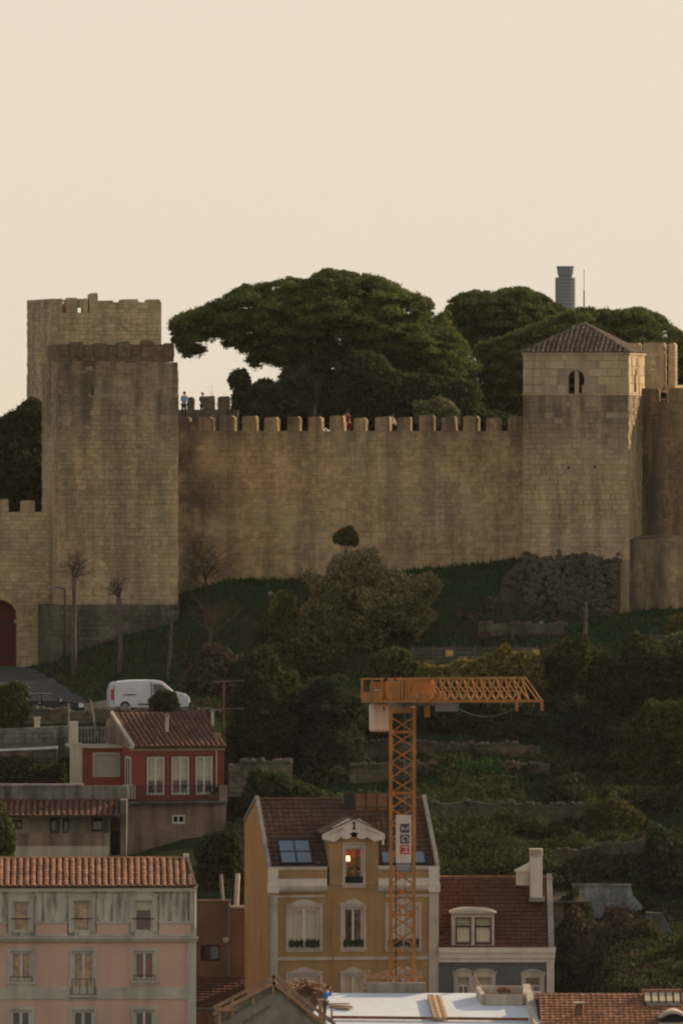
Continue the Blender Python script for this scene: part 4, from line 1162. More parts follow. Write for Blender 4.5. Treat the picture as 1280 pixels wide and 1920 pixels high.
bare('bare_tree', 'dark twiggy tree in the corner of wall and front tower', 385, 1120, 985, 597, M['twig'], M['bark'], .8, .1, 54, 4, .3, 5, BG)
bare('bare_tree', 'reddish leafless shrub on the grass below the tower corner', 396, 1205, 1098, 583, M['twig_red'], M['bark_grey'], .7, .09, 55, 4, .3, 5, BG)
bare('bare_tree', 'thin dark bare tree left of the feathery tree', 565, 1150, 1030, 590, M['twig'], M['bark'], .5, .09, 56, 4, .35, 4, BG)
bare('bare_tree', 'tall bare trunk in front of the rubble tower base', 1097, 1230, 1050, 574, M['twig'], M['bark_grey'], .45, .14, 57, 3, .62, 4, BG)
bare('bare_tree', 'grey bare shrub left of the rubble tower base', 960, 1190, 1075, 583, M['twig'], M['bark_grey'], .7, .09, 58, 4, .3, 4, BG)
bare('bare_tree', 'bare brown shrub in the garden right of the white chimney', 1120, 1830, 1690, 503, M['twig'], M['bark'], .8, .08, 59, 4, .25, 5, BG)
bare('bare_tree', 'grey bare tree behind the antenna pole', 455, 1280, 1120, 577, M['twig'], M['bark_grey'], .7, .1, 62, 4, .3, 5, BG)
# the wood goes on beyond the right edge of the view
for i, (px, Y, h) in enumerate(((1420, 560, 210), (1480, 545, 230), (1400, 528, 190), (1560, 570, 240), (1640, 552, 250), (1520, 520, 200))):
    b_ = 800 + (EYE - zg(WX(px, Y), Y)) * F / Y
    tree('slope_tree', ['first', 'second', 'third', 'fourth', 'fifth', 'sixth'][i] + ' dark tree of the wood beyond the right edge', 'tree',
         [(px - 70, b_ - 40), (px - 60, b_ - h * .7), (px, b_ - h), (px + 60, b_ - h * .75), (px + 70, b_ - 50), (px, b_ - 20)], Y, px, M['leaf_dark'], M['bark'], 2.5, .8, .3, 12, .9, .6, .18, seed=90 + i, group=RG, n_limbs=6)
# ------------------------------------------------------------------ buildings
class House:
    def __init__(s, name, label, px, Y, rz, zb=62.0, cat='house'):
        s.Y, s.px, s.rz, s.zb = Y, px, R(rz), zb
        s.s = F / Y
        s.t = thing(name, label, cat, (WX(px, Y), Y, zb), s.rz)
    def x(s, px, y=0.0):
        # local x of a picture column on the plane local y
        return ((px - s.px) / s.s + y * math.sin(s.rz)) / math.cos(s.rz)
    def z(s, py, y=0.0):
        return WZ(py, s.Y + y) - s.zb

def facade(name, root, m, x0, x1, z0, z1, y, ops, depth=.22):
    """a wall plane facing -y with real openings and reveals"""
    xs_ = sorted({x0, x1} | {o[0] for o in ops} | {o[1] for o in ops}); zs_ = sorted({z0, z1} | {o[2] for o in ops} | {o[3] for o in ops})
    xs_ = [q for q in xs_ if x0 <= q <= x1]; zs_ = [q for q in zs_ if z0 <= q <= z1]
    mb = MB()
    for a, b in zip(xs_, xs_[1:]):
        for c, d in zip(zs_, zs_[1:]):
            cx, cz = (a + b) / 2, (c + d) / 2
            if any(o[0] < cx < o[1] and o[2] < cz < o[3] for o in ops): continue
            mb.quad((a, y, c), (b, y, c), (b, y, d), (a, y, d))
    for o in ops:
        a, b, c, d = o; e_ = y + depth
        mb.quad((a, y, c), (a, y, d), (a, e_, d), (a, e_, c)).quad((b, y, c), (b, e_, c), (b, e_, d), (b, y, d))
        mb.quad((a, y, d), (b, y, d), (b, e_, d), (a, e_, d)).quad((a, y, c), (a, e_, c), (b, e_, c), (b, y, c))
    return mb.build(name, m, root)

def window(root, x0, x1, z0, z1, y=0.0, leaves=2, transom=None, fm='white', cur=None, room='dark', rec=.12, fw=.06, gl=None, bars=0, name='window', drape='full', blind_to=None, cz=0.0):
    """frame > panes, curtains, dark room behind"""
    y0 = y + rec
    fr = MB()
    fr.box(x0, x1, y0, y0 + .07, z1 - fw, z1); fr.box(x0, x1, y0, y0 + .07, z0, z0 + fw)
    fr.box(x0, x0 + fw, y0, y0 + .07, z0 + fw, z1 - fw); fr.box(x1 - fw, x1, y0, y0 + .07, z0 + fw, z1 - fw)
    zt = z1 - fw
    if transom:
        zt = z1 - (z1 - z0) * transom
        fr.box(x0 + fw, x1 - fw, y0 - .004, y0 + .066, zt - .03, zt + .03); zt -= .03
    lw = (x1 - x0 - 2 * fw) / leaves
    for k in range(leaves):
        a = x0 + fw + lw * k; b = a + lw
        s_ = fw * .8
        fr.box(a, a + s_, y0 - .012, y0 + .05, z0 + fw, zt); fr.box(b - s_, b, y0 - .012, y0 + .05, z0 + fw, zt)
        fr.box(a + s_, b - s_, y0 - .012, y0 + .05, z0 + fw, z0 + fw + s_ * 1.6); fr.box(a + s_, b - s_, y0 - .012, y0 + .05, zt - s_, zt)
        for q in range(bars):
            zz = z0 + (zt - z0) * (q + 1) / (bars + 1)
            fr.box(a + s_, b - s_, y0 - .008, y0 + .04, zz - .015, zz + .015)
    o = fr.build(name, M[fm], root)
    G = gl or GLASS
    for k in range(leaves):
        a = x0 + fw + lw * k; b = a + lw
        tl = .075 * (zt - z0); MB().quad((a + .03, y0 + .02 - tl * .3, z0 + fw), (b - .03, y0 + .02 - tl * .3, z0 + fw), (b - .03, y0 + .02 + tl * .7, zt), (a + .03, y0 + .02 + tl * .7, zt)).build('pane', G, o)
    if transom:
        MB().box(x0 + fw, x1 - fw, y0 + .02, y0 + .028, zt + .03, z1 - fw).build('pane', G, o)
    if cur:
        for k in range(leaves):
            a = x0 + fw + lw * k; b = a + lw
            spans = [(a, b)] if drape == 'full' else ([(a, a + (b - a) * .45)] if k == 0 else [(b - (b - a) * .5, b)])
            for (p, q) in spans:
                n = 12; v = []; f = []
                for i in range(n + 1):
                    xx = p + (q - p) * i / n; yy = y0 + .22 + .025 * math.sin(i * 2.4 + k)
                    v += [(xx, yy, z0 + .02 + (z1 - z0) * cz), (xx, yy + .02 * math.sin(i), z1 - .02)]
                for i in range(n): f.append((2*i, 2*i + 2, 2*i + 3, 2*i + 1))
                mb = MB(); mb.v = v; mb.f = f
                mb.build('curtain', M[cur], o)
    if blind_to is not None:
        MB().box(x0 + fw, x1 - fw, y0 + .17, y0 + .19, z0 + (z1 - z0) * blind_to, z1 - .02).build('blind', M['blind'], o)
    rm = MB()
    a, b, c, d, e0, e1 = x0 - .05, x1 + .05, z0 - .05, z1 + .05, y0 + .075, y0 + .9
    rm.quad((a, e1, c), (b, e1, c), (b, e1, d), (a, e1, d)).quad((a, e0, c), (a, e1, c), (a, e1, d), (a, e0, d)).quad((b, e1, c), (b, e0, c), (b, e0, d), (b, e1, d))
    rm.quad((a, e1, d), (b, e1, d), (b, e0, d), (a, e0, d)).quad((a, e0, c), (b, e0, c), (b, e1, c), (a, e1, c))
    rm.build('room_behind', M[room], o)
    return o

def surround(win, x0, x1, z0, z1, y, w, m, head='flat', sill=True, out=.05):
    mb = MB()
    mb.box(x0 - w, x0, y - out, y + .02, z0, z1).box(x1, x1 + w, y - out, y + .02, z0, z1)
    xm_ = (x0 + x1) / 2; W2 = (x1 - x0) / 2 + w
    if head == 'arch':
        n = 10
        lo = [(x0 - w + 2 * W2 * i / n, z1) for i in range(n + 1)]
        hi = [(x0 - w - .04 + (2 * W2 + .08) * i / n, z1 + w * .9 + .2 * math.sin(math.pi * i / n)) for i in range(n + 1)]
        mb.prism(lo + hi[::-1], y - out, y + .02)
        lo2 = [(p[0] * 1.0, p[1] + .004) for p in hi]; hi2 = [(xm_ + (p[0] - xm_) * 1.05, p[1] + .07) for p in hi]
        mb.prism(lo2 + hi2[::-1], y - out - .07, y + .02)
    elif head == 'pediment':
        mb.box(x0 - w, x1 + w, y - out, y + .02, z1, z1 + w)
        mb.box(x0 - w - .05, x1 + w + .05, y - out - .06, y + .02, z1 + w, z1 + w + .06)
        n = 12; pts = [(xm_ - W2 * .8 + W2 * 1.6 * i / n, z1 + w + .064 + .24 * math.sin(math.pi * i / n) ** 1.4) for i in range(n + 1)]
        mb.prism([(xm_ + W2 * .8, z1 + w + .06), (xm_ - W2 * .8, z1 + w + .06)][::-1] + pts[::-1][1:-1], y - out - .02, y + .02)
    else:
        mb.box(x0 - w, x1 + w, y - out, y + .02, z1, z1 + w)
    if sill:
        mb.box(x0 - w - .04, x1 + w + .04, y - out - .06, y + .02, z0 - .1, z0)
        mb.box(x0 - w, x1 + w, y - out, y + .02, z0 - .24, z0 - .1)
    mb.build('surround', M[m], win)

def railing(root, x0, x1, z0, z1, y, n, m='iron', name='railing', r=.012):
    t_ = MB().box(x0, x1, y - .015, y + .015, z1 - .03, z1).box(x0, x1, y - .012, y + .012, z0, z0 + .025).build(name, M[m], root)
    me = None
    for k in range(n + 1):
        xx = x0 + (x1 - x0) * k / n
        if me is None:
            b = MB().box(-r, r, -r, r, 0, z1 - z0 - .04).build('baluster', M[m], t_); me = b.data
        else: b = link('baluster', me, t_)
        b.location = (xx, y, z0 + .01)
    return t_

# =============================== yellow house
H = House('yellow_house', 'ochre yellow town house with brown tile roof behind the crane', 503, 500, 7.7)
t = H.t; x, z = H.x, H.z
zc = z(1628)
rows1 = [(x(541), x(599), z(1777), z(1702)), (x(643), x(681), z(1777), z(1702)), (x(727), x(785), z(1777), z(1702))]
rows2 = [(a, b, c - 3.55, d - 3.55) for a, b, c, d in rows1]
dw = (x(646), x(680), z(1657), z(1590))
facade('wall', t, M['yellow'], 0, x(822), 0, z(1660), 0, rows1 + rows2)
Wd = x(822); DP = 10.0
ridz = z(1497, 5) ; bkz = z(1540, 10)
side = MB().quad((0, 0, 0), (0, 0, zc), (0, 5.0, ridz), (0, DP, bkz - 0), (0, DP, 0)); side.f = [tuple(reversed(side.f[0]))]
side.build('side_wall', M['orange_wall'], t)
MB().quad((Wd, 0, 0), (Wd, DP, 0), (Wd, DP, bkz), (Wd, 5.0, ridz), (Wd, 0, zc)).build('side_wall', M['yellow'], t)
MB().quad((0, DP, 0), (0, DP, bkz), (Wd, DP, bkz), (Wd, DP, 0)).build('back_wall', M['yellow'], t)
# attic parapet left and right of the dormer bay
for a, b in ((0, x(613)), (x(708), Wd)):
    MB().box(a, b, -.06, .3, z(1660), z(1660) + .02).box(a, b, -.10, .3, z(1660) + .02, zc - .1).build('parapet', M['yellow'], t)
    MB().box(a, b, -.16, .34, zc - .1, zc + .06).build('parapet_coping', M['trim'], t)
    MB().box(a + .02, b - .02, -.15, -.1, z(1661), z(1648)).build('parapet_band', M['white'], t)
    MB().box(a, b, -.28, .0, z(1668), z(1661)).box(a, b, -.18, 0, z(1672), z(1668)).build('cornice', M['trim'], t)
    MB().box(a + .4, b - .1 if b < Wd else b - .4, -.07, 0, z(1683), z(1679)).build('string_moulding', M['trim'], t)
MB().box(x(516), x(803), -.06, 0, z(1801), z(1795)).build('string_course', M['trim'], t)
for a, b in ((503, 520), (804, 822)):
    MB().box(x(a), x(b), -.12, .05, 0, z(1674)).build('pilaster', M['trim'], t)
    MB().box(x(a) - .05, x(b) + .05, -.30, .05, z(1674), z(1658)).box(x(a) - .02, x(b) + .02, -.2, .05, z(1658), zc + .05).build('capital', M['white'], t)
MB().tube([(.02, -.2, 0), (.02, -.2, z(1680))], .05, 6).build('downpipe', M['zinc'], t)
MB().tube([(x(624), -.09, 0), (x(624), -.09, z(1672))], .03, 5).build('downpipe', M['orange_wall'], t)
cur = ['curtain', 'curtain_b', 'curtain']
for ri, rows in enumerate((rows1, rows2)):
    for i, (a, b, c, d) in enumerate(rows):
        wn_ = window(t, a, b, c, d, 0, 2, cur=(cur[i] if ri == 0 else None), fw=.09 if i != 1 else .07, drape='full' if i != 1 else 'part', blind_to=.35 if ri == 1 else None)
        surround(wn_, a, b, c, d, 0, .14, 'trim', 'pediment', out=.06)
        if ri == 0:
            halves = ((a + .04, (a + b) / 2 - .08), ((a + b) / 2 + .08, b - .04)) if i != 1 else ((a + .02, b - .02),)
            for p, q in halves:
                rng = random.Random(int(p * 100))
                pl = MB().box(p, q, -.16, .06, c + .12, c + .34)
                for k in range(26):
                    xx = rng.uniform(p, q); hh = rng.uniform(.05, .2)
                    pl.quad((xx - .05, -.17, c + .3), (xx + .05, -.19, c + .3), (xx + rng.uniform(-.06, .06), -.15, c + .3 + hh))
                    pl.quad((xx - .04, -.165, c + .14), (xx, -.2, c + .14 - hh), (xx + .04, -.175, c + .14))
                pl.build('flower_box', M['planter'], wn_)
# central dormer bay
a0, a1 = x(617), x(709)
zs = z(1570)
facade('dormer_wall', t, M['yellow'], a0, a1, z(1660), zs, -.05, [dw], .2)
MB().box(a0, a0 + .1, -.045, 3.4, z(1628), zs).box(a1 - .1, a1, -.045, 3.4, z(1628), zs).build('dormer_cheek', M['yellow'], t)
xm = x(662)
ped = MB()
pw0, pw1 = x(604), x(720)
top = z(1537)
ped.prism([(pw0, z(1574)), (a0 + .25, z(1579)), (x(640), z(1568)), (xm, z(1560)), (x(684), z(1568)), (a1 - .25, z(1579)), (pw1, z(1574)), (pw1, z(1563)), (x(674), top), (x(650), top), (pw0, z(1563))], -.3, .1)
ped.build('pediment', M['white'], t)
for sgn in (-1, 1):
    MB().prism([(xm + sgn * .55, z(1556)), (xm + sgn * 1.3, z(1566)), (xm + sgn * 1.3, z(1562)), (xm + sgn * .6, z(1552))][::sgn], -.34, -.3).build('pediment_panel', M['trim'], t)
    n = 10
    MB().prism([(xm + sgn * .42 + .28 * math.cos(6.283 * k / n), z(1568) + .16 * math.sin(6.283 * k / n)) for k in range(n)], -.36, -.28).build('scroll', M['white'], t)
MB().prism([(xm - .08, z(1556)), (xm + .08, z(1556)), (xm + .03, z(1548)), (xm + .08, z(1541)), (xm - .08, z(1541)), (xm - .03, z(1548))], -.36, -.3).build('finial_ornament', M['wood_dark'], t)
MB().slab([(pw0 - .05, -.34, z(1562)), (xm, -.34, top + .08), (xm, 4.2, top + .08), (pw0 - .05, 3.4, z(1562))], .06).build('dormer_roof', M['tile_brown'], t)
MB().slab([(xm, -.34, top + .08), (pw1 + .05, -.34, z(1562)), (pw1 + .05, 3.4, z(1562)), (xm, 4.2, top + .08)], .06).build('dormer_roof', M['tile_brown'], t)
wn_ = window(t, *dw, -.05, 1, room='redroom', fw=.05, gl=GLASS2)
surround(wn_, *dw, -.05, .13, 'trim', 'flat', out=.06)
MB().box(dw[0] - .1, dw[1] + .1, -.14, -.05, dw[3] + .16, dw[3] + .26).build('window_hood', M['trim'], wn_)
railing(wn_, dw[0] + .02, dw[1] - .02, dw[2] + .02, dw[2] + .36, -.1, 12)
MB().box(dw[0] + .03, dw[1] - .03, -.02, .05, dw[2] + .03, dw[2] + .32).build('flower_box', M['planter'], wn_)
lx, lz = x(653), z(1616)
lamp = MB().lathe([(.15, 0), (.12, .26)], (lx, .42, lz), 12).build('lamp_shade', GLOW, wn_)
MB().lathe([(.1, 0), (.03, .08), (.03, .3)], (lx, .42, lz - .3), 10).build('lamp_base', M['wood_dark'], wn_)
MB().box(lx - .35, lx + .5, .3, .75, dw[2] + .1, lz - .3).build('side_table', M['wood_dark'], wn_)
MB().lathe([(.2, 0), (.24, .2), (.1, .4)], (x(672), .55, lz - .62), 10).build('cushion', M['curtain_reflect'], wn_)
pl_ = bpy.data.lights.new('lamp_light', 'POINT'); pl_.energy = 6.0; pl_.color = (1, .6, .3); pl_.shadow_soft_size = .1
po = bpy.data.objects.new('lamp_light', pl_); C.objects.link(po); po.parent = t; po.location = (lx + .02, .4, lz + .34)
MB().tube([(x(709), -.1, z(1566)), (x(716), -.1, z(1566)), (x(717), -.1, z(1570)), (x(717), -.1, z(1585))], .05, 6).build('gutter_elbow', M['white'], t)
# roof
yE, zE = .25, zc - .05
sky4 = [(x(526, 1), x(586, 1))]
def skp(c, v):
    return False
tile_roof(t, (.12, yE, zE), (Wd - .12, yE, zE), (.12, 5.0, ridz - .08), (Wd - .12, 5.0, ridz - .08), .30, .36, M['tile_brown'], 'flat', 300, seed=31)
tile_roof(t, (Wd - .12, DP, bkz - .1), (.12, DP, bkz - .1), (Wd - .12, 5.0, ridz - .08), (.12, 5.0, ridz - .08), .5, .6, M['tile_brown'], 'flat', 0, seed=32, name='rear_tile')
ridge(t, (.1, 5.0, ridz), (Wd - .1, 5.0, ridz), .11, M['tile_dull'], 24)
for xx in (-.06, Wd - .14):
    MB().prismx([(-.12, zc), (.2, zc - .05), (5.0, ridz - .02), (DP, bkz - .05), (DP, bkz + .1), (5.0, ridz + .16), (.0, zc + .22)], xx, xx + .2).build('gable_coping', M['coping'], t)
sl_n = Vector((0, -(ridz - zE), 5.0 - yE)).normalized(); sl_u = Vector((0, 5.0 - yE, ridz - zE)).normalized()
def skylight(px0, px1, py0, py1, cols, rws, nm):
    b0 = Vector((x(px0), yE, zE)); L = (5.0 - yE)
    def onroof(px, py):
        # slope point seen at that picture height
        best = min((abs(z(py, y_) - (zE + (ridz - zE) * (y_ - yE) / L)), y_) for y_ in [yE + L * k / 200 for k in range(201)])[1]
        return Vector((x(px, best * 0 + best), best, zE + (ridz - zE) * (best - yE) / L))
    A = onroof(px0, py1); B = onroof(px1, py1); D_ = onroof(px0, py0); D_.x = A.x
    h_ = (D_ - A).length; w_ = B.x - A.x
    fr = MB()
    bar = .07
    def q(u0, u1, v0, v1, t0, t1):
        n0 = len(fr.v)
        for tt in (t0, t1):
            for uu, vv in ((u0, v0), (u1, v0), (u1, v1), (u0, v1)):
                fr.v.append(tuple(A + Vector((uu, 0, 0)) + sl_u * vv + sl_n * tt))
        fr.f.extend([(n0+4, n0+5, n0+6, n0+7), (n0, n0+1, n0+5, n0+4), (n0+1, n0+2, n0+6, n0+5), (n0+2, n0+3, n0+7, n0+6), (n0+3, n0, n0+4, n0+7)])
    for k in range(cols + 1):
        u_ = (w_ - bar) * k / cols; q(u_, u_ + bar, 0, h_, .05, .16)
    for k in range(rws + 1):
        v_ = (h_ - bar) * k / rws; q(0, w_, v_, v_ + bar, .05, .155)
    o = fr.build('skylight', M['skyl_dark'], t)
    for i in range(cols):
        for j in range(rws):
            u0 = (w_ - bar) * i / cols + bar; u1 = (w_ - bar) * (i + 1) / cols; v0 = (h_ - bar) * j / rws + bar; v1 = (h_ - bar) * (j + 1) / rws
            MB().quad(*[A + Vector((uu, 0, 0)) + sl_u * vv + sl_n * .13 for uu, vv in ((u0, v0), (u1, v0), (u1, v1), (u0, v1))]).build('pane', M['skyl'], o)
skylight(526, 587, 1578, 1623, 2, 2, 'a')
skylight(716, 742, 1600, 1624, 1, 1, 'b')
skylight(776, 800, 1600, 1624, 1, 1, 'c')
# glazed roof terrace screen at the ridge
g0, g1 = x(643, 4.5), x(748, 4.5)
sc_ = MB()
zb_, zt_ = z(1531, 4.3), z(1487, 4.3)
for k in range(6):
    xx = g0 + (g1 - g0) * k / 5; sc_.box(xx - .03, xx + .03, 4.2, 4.26, zb_, zt_)
for zz in (zb_, zb_ + .45, zt_ - .05): sc_.box(g0, g1, 4.19, 4.25, zz, zz + .05)
scr = sc_.build('terrace_screen', M['wood_dark'], t)
MB().box(g0 - .05, g1, 4.1, 4.3, zb_ - .14, zb_ - .01).build('terrace_edge', M['awning'], t)
for k in range(5):
    xa, xb = g0 + (g1 - g0) * k / 5 + .04, g0 + (g1 - g0) * (k + 1) / 5 - .04
    MB().box(xa, xb, 4.22, 4.235, zb_ + .06, zt_ - .06).build('pane', M['skyl_dark'] if k in (0, 4) else M['curtain_b'], scr)
MB().box(g0, g1, 4.3, 5.4, zb_ - .5, zt_ - .1).build('terrace_box', M['stain'], t)

# =============================== grey house with the white chimney
H = House('grey_house', 'blue-grey house with maroon roof and tall white chimney', 822, 501, 0.0)
t = H.t; x, z = H.x, H.z
Wd = x(1038)
zc = z(1776)
lw = [(x(857), x(879), z(1880), z(1832)), (x(893), x(921), z(1880), z(1832)), (x(984), x(1012), z(1880), z(1833))]
facade('wall', t, M['greywall'], 0, Wd, 0, z(1804), 0, lw)
MB().quad((Wd, 0, 0), (Wd, 8, 0), (Wd, 8, zc), (Wd, 0, zc)).build('side_wall', M['white'], t)
MB().box(0, Wd + .02, -.14, .02, z(1804), z(1796)).box(0, Wd + .05, -.24, .02, z(1796), z(1786)).box(0, Wd + .08, -.34, .05, z(1786), zc).build('cornice', M['white'], t)
MB().box(x(1024), Wd, -.1, .02, 0, z(1804)).build('pilaster', M['white'], t)
for i, (a, b, c, d) in enumerate(lw):
    wn_ = window(t, a, b, c, d, 0, 2, transom=.32, cur=None, blind_to=.68 if i < 2 else None, fw=.05, room='dark' if i < 2 else 'redroom')
    surround(wn_, a, b, c, d, 0, .2, 'trim', 'arch', out=.07)
yr = 4.6
zr = z(1643, yr)
tile_roof(t, (0, -.2, zc), (Wd - .25, -.2, zc), (0, yr, zr), (Wd - .25 - .0, yr, zr), .27, .33, M['tile_maroon'], 'flat', 300, seed=41)
MB().slab([(0, yr, zr), (Wd - .1, yr, zr), (Wd - .1, 8, zc + .5), (0, 8, zc + .5)], .1).build('rear_roof', M['tile_maroon'], t)
ridge(t, (0, yr, zr), (Wd - .3, yr, zr), .12, M['tile_red'], 16)
MB().prismx([(-.25, zc), (yr, zr - .1), (8, zc + .4), (8, zc + .6), (yr, zr + .14), (-.25, zc + .22)], Wd - .3, Wd).build('gable_coping', M['coping'], t)
# dormer
sl = (zr - zc) / (yr + .2)
d0, d1 = x(846), x(926)
dz0, dz1 = z(1773), z(1712)
ow = [(x(853), x(883), dz0 + .05, z(1720)), (x(889), x(921), dz0 + .05, z(1720))]
facade('dormer_wall', t, M['trim'], d0, d1, dz0, dz1, -.12, ow, .12)
MB().box(d0, d0 + .08, -.115, 2.2, dz0, dz1).box(d1 - .08, d1, -.115, 2.2, dz0, dz1).build('dormer_cheek', M['trim'], t)
n = 12
prof = [(d0 - .12 + (d1 - d0 + .24) * i / n, dz1 + .03 + .20 * math.sin(math.pi * i / n) + .03 * math.sin(3 * math.pi * i / n)) for i in range(n + 1)]
MB().prism([(d0 - .12, dz1)] + [(d1 + .12, dz1)] + prof[::-1], -.32, 2.3).build('dormer_roof', M['trim'], t)
for (a, b, c, d) in ow:
    window(t, a, b, c, d, -.12, 1, transom=.32, fm='wood_dark', rec=.06, fw=.045, blind_to=0.02)
# chimney
cy = 2.6
MB().box(x(995, cy), x(1018, cy), cy, cy + .9, z(1690, cy), z(1606, cy)).build('chimney', M['white'], t)
for k in range(4):
    zz = z(1606, cy) + .02 + .1 * k
    MB().box(x(994, cy) - .02 * (k == 3), x(1019, cy), cy - .03, cy + .93, zz, zz + .07).build('chimney_cap', M['plaster'], t)
MB().box(x(969, cy), x(994.8, cy), cy + .1, cy + 1.2, z(1660, cy), z(1633, cy)).build('chimney_side_box', M['plaster'], t)
MB().prism([(x(966, cy), z(1634, cy)), (x(994.6, cy), z(1634, cy)), (x(994.6, cy), z(1618, cy))], cy + .05, cy + 1.3).build('chimney_side_roof', M['white'], t)
MB().box(x(993, cy), x(1022, cy), cy - .5, cy + .3, z(1690, cy), z(1682, cy)).build('chimney_flashing', M['zinc'], t)

# =============================== pink house
H = House('pink_house', 'pink town house with orange barrel tile roof at the left edge', 368, 485, 1.6)
t = H.t; x, z = H.x, H.z
xl = x(-90)
att = [(x(25), x(55), z(1748), z(1690)), (x(138), x(170), z(1748), z(1688)), (x(253), x(286), z(1748), z(1688)), (x(-85), x(-55), z(1748), z(1690))]
mid = [(x(20), x(61), z(1841), z(1783)), (x(136), x(178), z(1866), z(1783)), (x(251), x(291), z(1839), z(1783)), (x(-88), x(-50), z(1841), z(1783))]
low = [(x(20), x(60), z(1970), z(1893)), (x(136), x(177), z(1990), z(1893)), (x(251), x(290), z(1970), z(1893))]
facade('attic_wall', t, M['attic'], xl, 0, z(1757), z(1662), .1, att)
facade('wall', t, M['pink'], xl, 0, 0, z(1757), 0, mid + low)
MB().quad((0, .1, 0), (0, 9, 0), (0, 9, z(1662)), (0, .1, z(1662))).build('side_wall', M['peach'], t)
MB().box(xl, .0, -.004, .098, z(1757), z(1755)).build('ledge', M['trim'], t)
# parapet panels between the attic windows
edges = [(-45, 14), (66, 128), (181, 244), (297, 365)]
for a, b in edges:
    MB().box(x(a), x(b), -.05, .099, z(1755), z(1751)).box(x(a), x(b), -.08, .099, z(1731), z(1727)).build('parapet_trim', M['trim'], t)
    MB().box(x(a) + .05, x(b) - .05, -.03, .098, z(1751), z(1731)).build('parapet_panel', M['pink'], t)
MB().box(xl, .12, -.3, 0, z(1760), z(1756)).box(xl, .06, -.18, 0, z(1765), z(1760)).build('cornice', M['trim'], t)
MB().box(xl, .08, -.22, .12, z(1664), z(1659)).box(xl, .03, -.1, .1, z(1671), z(1664)).build('eaves_cornice', M['white'], t)
MB().box(xl, x(350), -.05, 0, z(1873), z(1850)).build('floor_band', M['trim'], t)
MB().box(x(350), .0, -.06, 0, 0, z(1765)).build('quoin_strip', M['attic_plain'], t)
MB().box(x(356), .02, -.03, .098, z(1751), z(1671)).build('attic_corner', M['plaster'], t)
MB().tube([(x(366), -.1, z(1740)), (x(366), -.1, z(1668))], .035, 6).build('downpipe', M['white'], t)
attc = [('dark', None, 'curtain_reflect'), ('dark', None, 'curtain_reflect'), ('redroom', .68, None), ('dark', None, None)]
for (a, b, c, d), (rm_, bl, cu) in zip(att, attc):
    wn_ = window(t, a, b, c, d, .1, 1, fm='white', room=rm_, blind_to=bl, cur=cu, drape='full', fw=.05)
    surround(wn_, a, b, c, d, .1, .24, 'trim', 'arch', sill=False, out=.1)
    railing(wn_, a - .1, b + .1, c + .66, c + .72, .0, 1)
for (a, b, c, d), cu in zip(mid, ('curtain_reflect', 'curtain_reflect', 'curtain_r', 'curtain')):
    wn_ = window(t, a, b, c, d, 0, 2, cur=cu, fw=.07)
    surround(wn_, a, b, c, d, 0, .15, 'trim', 'flat', out=.05)
    railing(wn_, a, b, c + .06, c + (.3 if d - c < 2 else .85), -.07, 3)
for (a, b, c, d) in low:
    wn_ = window(t, a, b, c, d, 0, 2, cur=None, fw=.08)
    surround(wn_, a, b, c, d, 0, .16, 'trim', 'flat', out=.05)
yr = 4.4
zr = z(1609, yr)
ze = z(1660)
xr1 = x(345, yr)
tile_roof(t, (xl, -.3, ze), (-.12, -.3, ze), (xl, yr, zr), (xr1, yr, zr), .33, .48, M['tile_red'], 'barrel', 300, seed=51)
ridge(t, (xl, yr, zr + .05), (xr1, yr, zr + .05), .14, M['tile_red'], 24)
ridge(t, (-.08, -.3, ze + .02), (xr1 + .08, yr, zr + .06), .13, M['tile_castle'])
MB().quad((-.12, -.3, ze), (-.12, 8.8, ze), (xr1, yr, zr)).quad((xl, yr, zr), (xr1, yr, zr), (-.12, 8.8, ze), (xl, 8.8, ze)).build('rear_roof', M['tile_dull'], t)
MB().box(xr1 - .12, xr1 + .2, yr - .2, yr + .2, zr - .1, zr + .22).build('ridge_end_block', M['plaster'], t)

# =============================== peach back house between pink and yellow
H = House('peach_back_house', 'small peeling terracotta back house between pink and yellow houses', 366, 511, 0.0)
t = H.t; x, z = H.x, H.z
facade('wall', t, M['peach'], 0, x(432), 0, z(1690), 0, [(x(376), x(413), z(1802), z(1772))])
window(t, x(376), x(413), z(1802), z(1772), 0, 1, fm='iron', rec=.1, fw=.05)
facade('side_wing', t, M['peach'], x(432), x(462), 0, z(1702), -.25, [])
MB().quad((x(432), -.25, 0), (x(432), 0, 0), (x(432), 0, z(1702)), (x(432), -.25, z(1702))).build('wing_return', M['peach'], t)
MB().box(0, x(434), -.06, .2, z(1690), z(1687)).build('coping', M['stain'], t)
MB().box(x(432), x(462), -.3, .1, z(1702), z(1698)).build('wing_coping', M['plaster'], t)
MB().tube([(x(430), -.1, z(1830)), (x(430), -.1, z(1692))], .05, 6).build('downpipe', M['zinc'], t)
MB().lathe([(.12, 0), (.2, .15), (.16, .3)], (x(424), -.15, z(1768)), 10).build('wall_lamp', M['plaster'], t)
yb = -3.6
tile_roof(t, (0, yb, z(1888, yb)), (x(470, yb), yb, z(1888, yb)), (0, -.02, z(1832)), (x(455), -.02, z(1830)), .3, .36, M['tile_maroon'], 'flat', 120, seed=55)
MB().box(0, x(470, yb), yb + .05, yb + .25, 0, z(1890, yb)).build('lean_to_wall', M['peach'], t)
MB().box(0, x(470, yb), yb - .06, yb + .3, z(1892, yb), z(1889, yb)).build('gutter', M['zinc'], t)
t = thing('garden_pipes', 'pale leaning posts left of the yellow house', 'posts', P(442, 1700, 513))
MB().tube([P(443, 1705, 513), P(446, 1638, 513)], .13, 6).build('post', M['plaster'], t, world=True)
MB().tube([P(418, 1690, 513.5), P(414, 1640, 513.5)], .10, 6).build('post', M['zinc'], t, world=True)

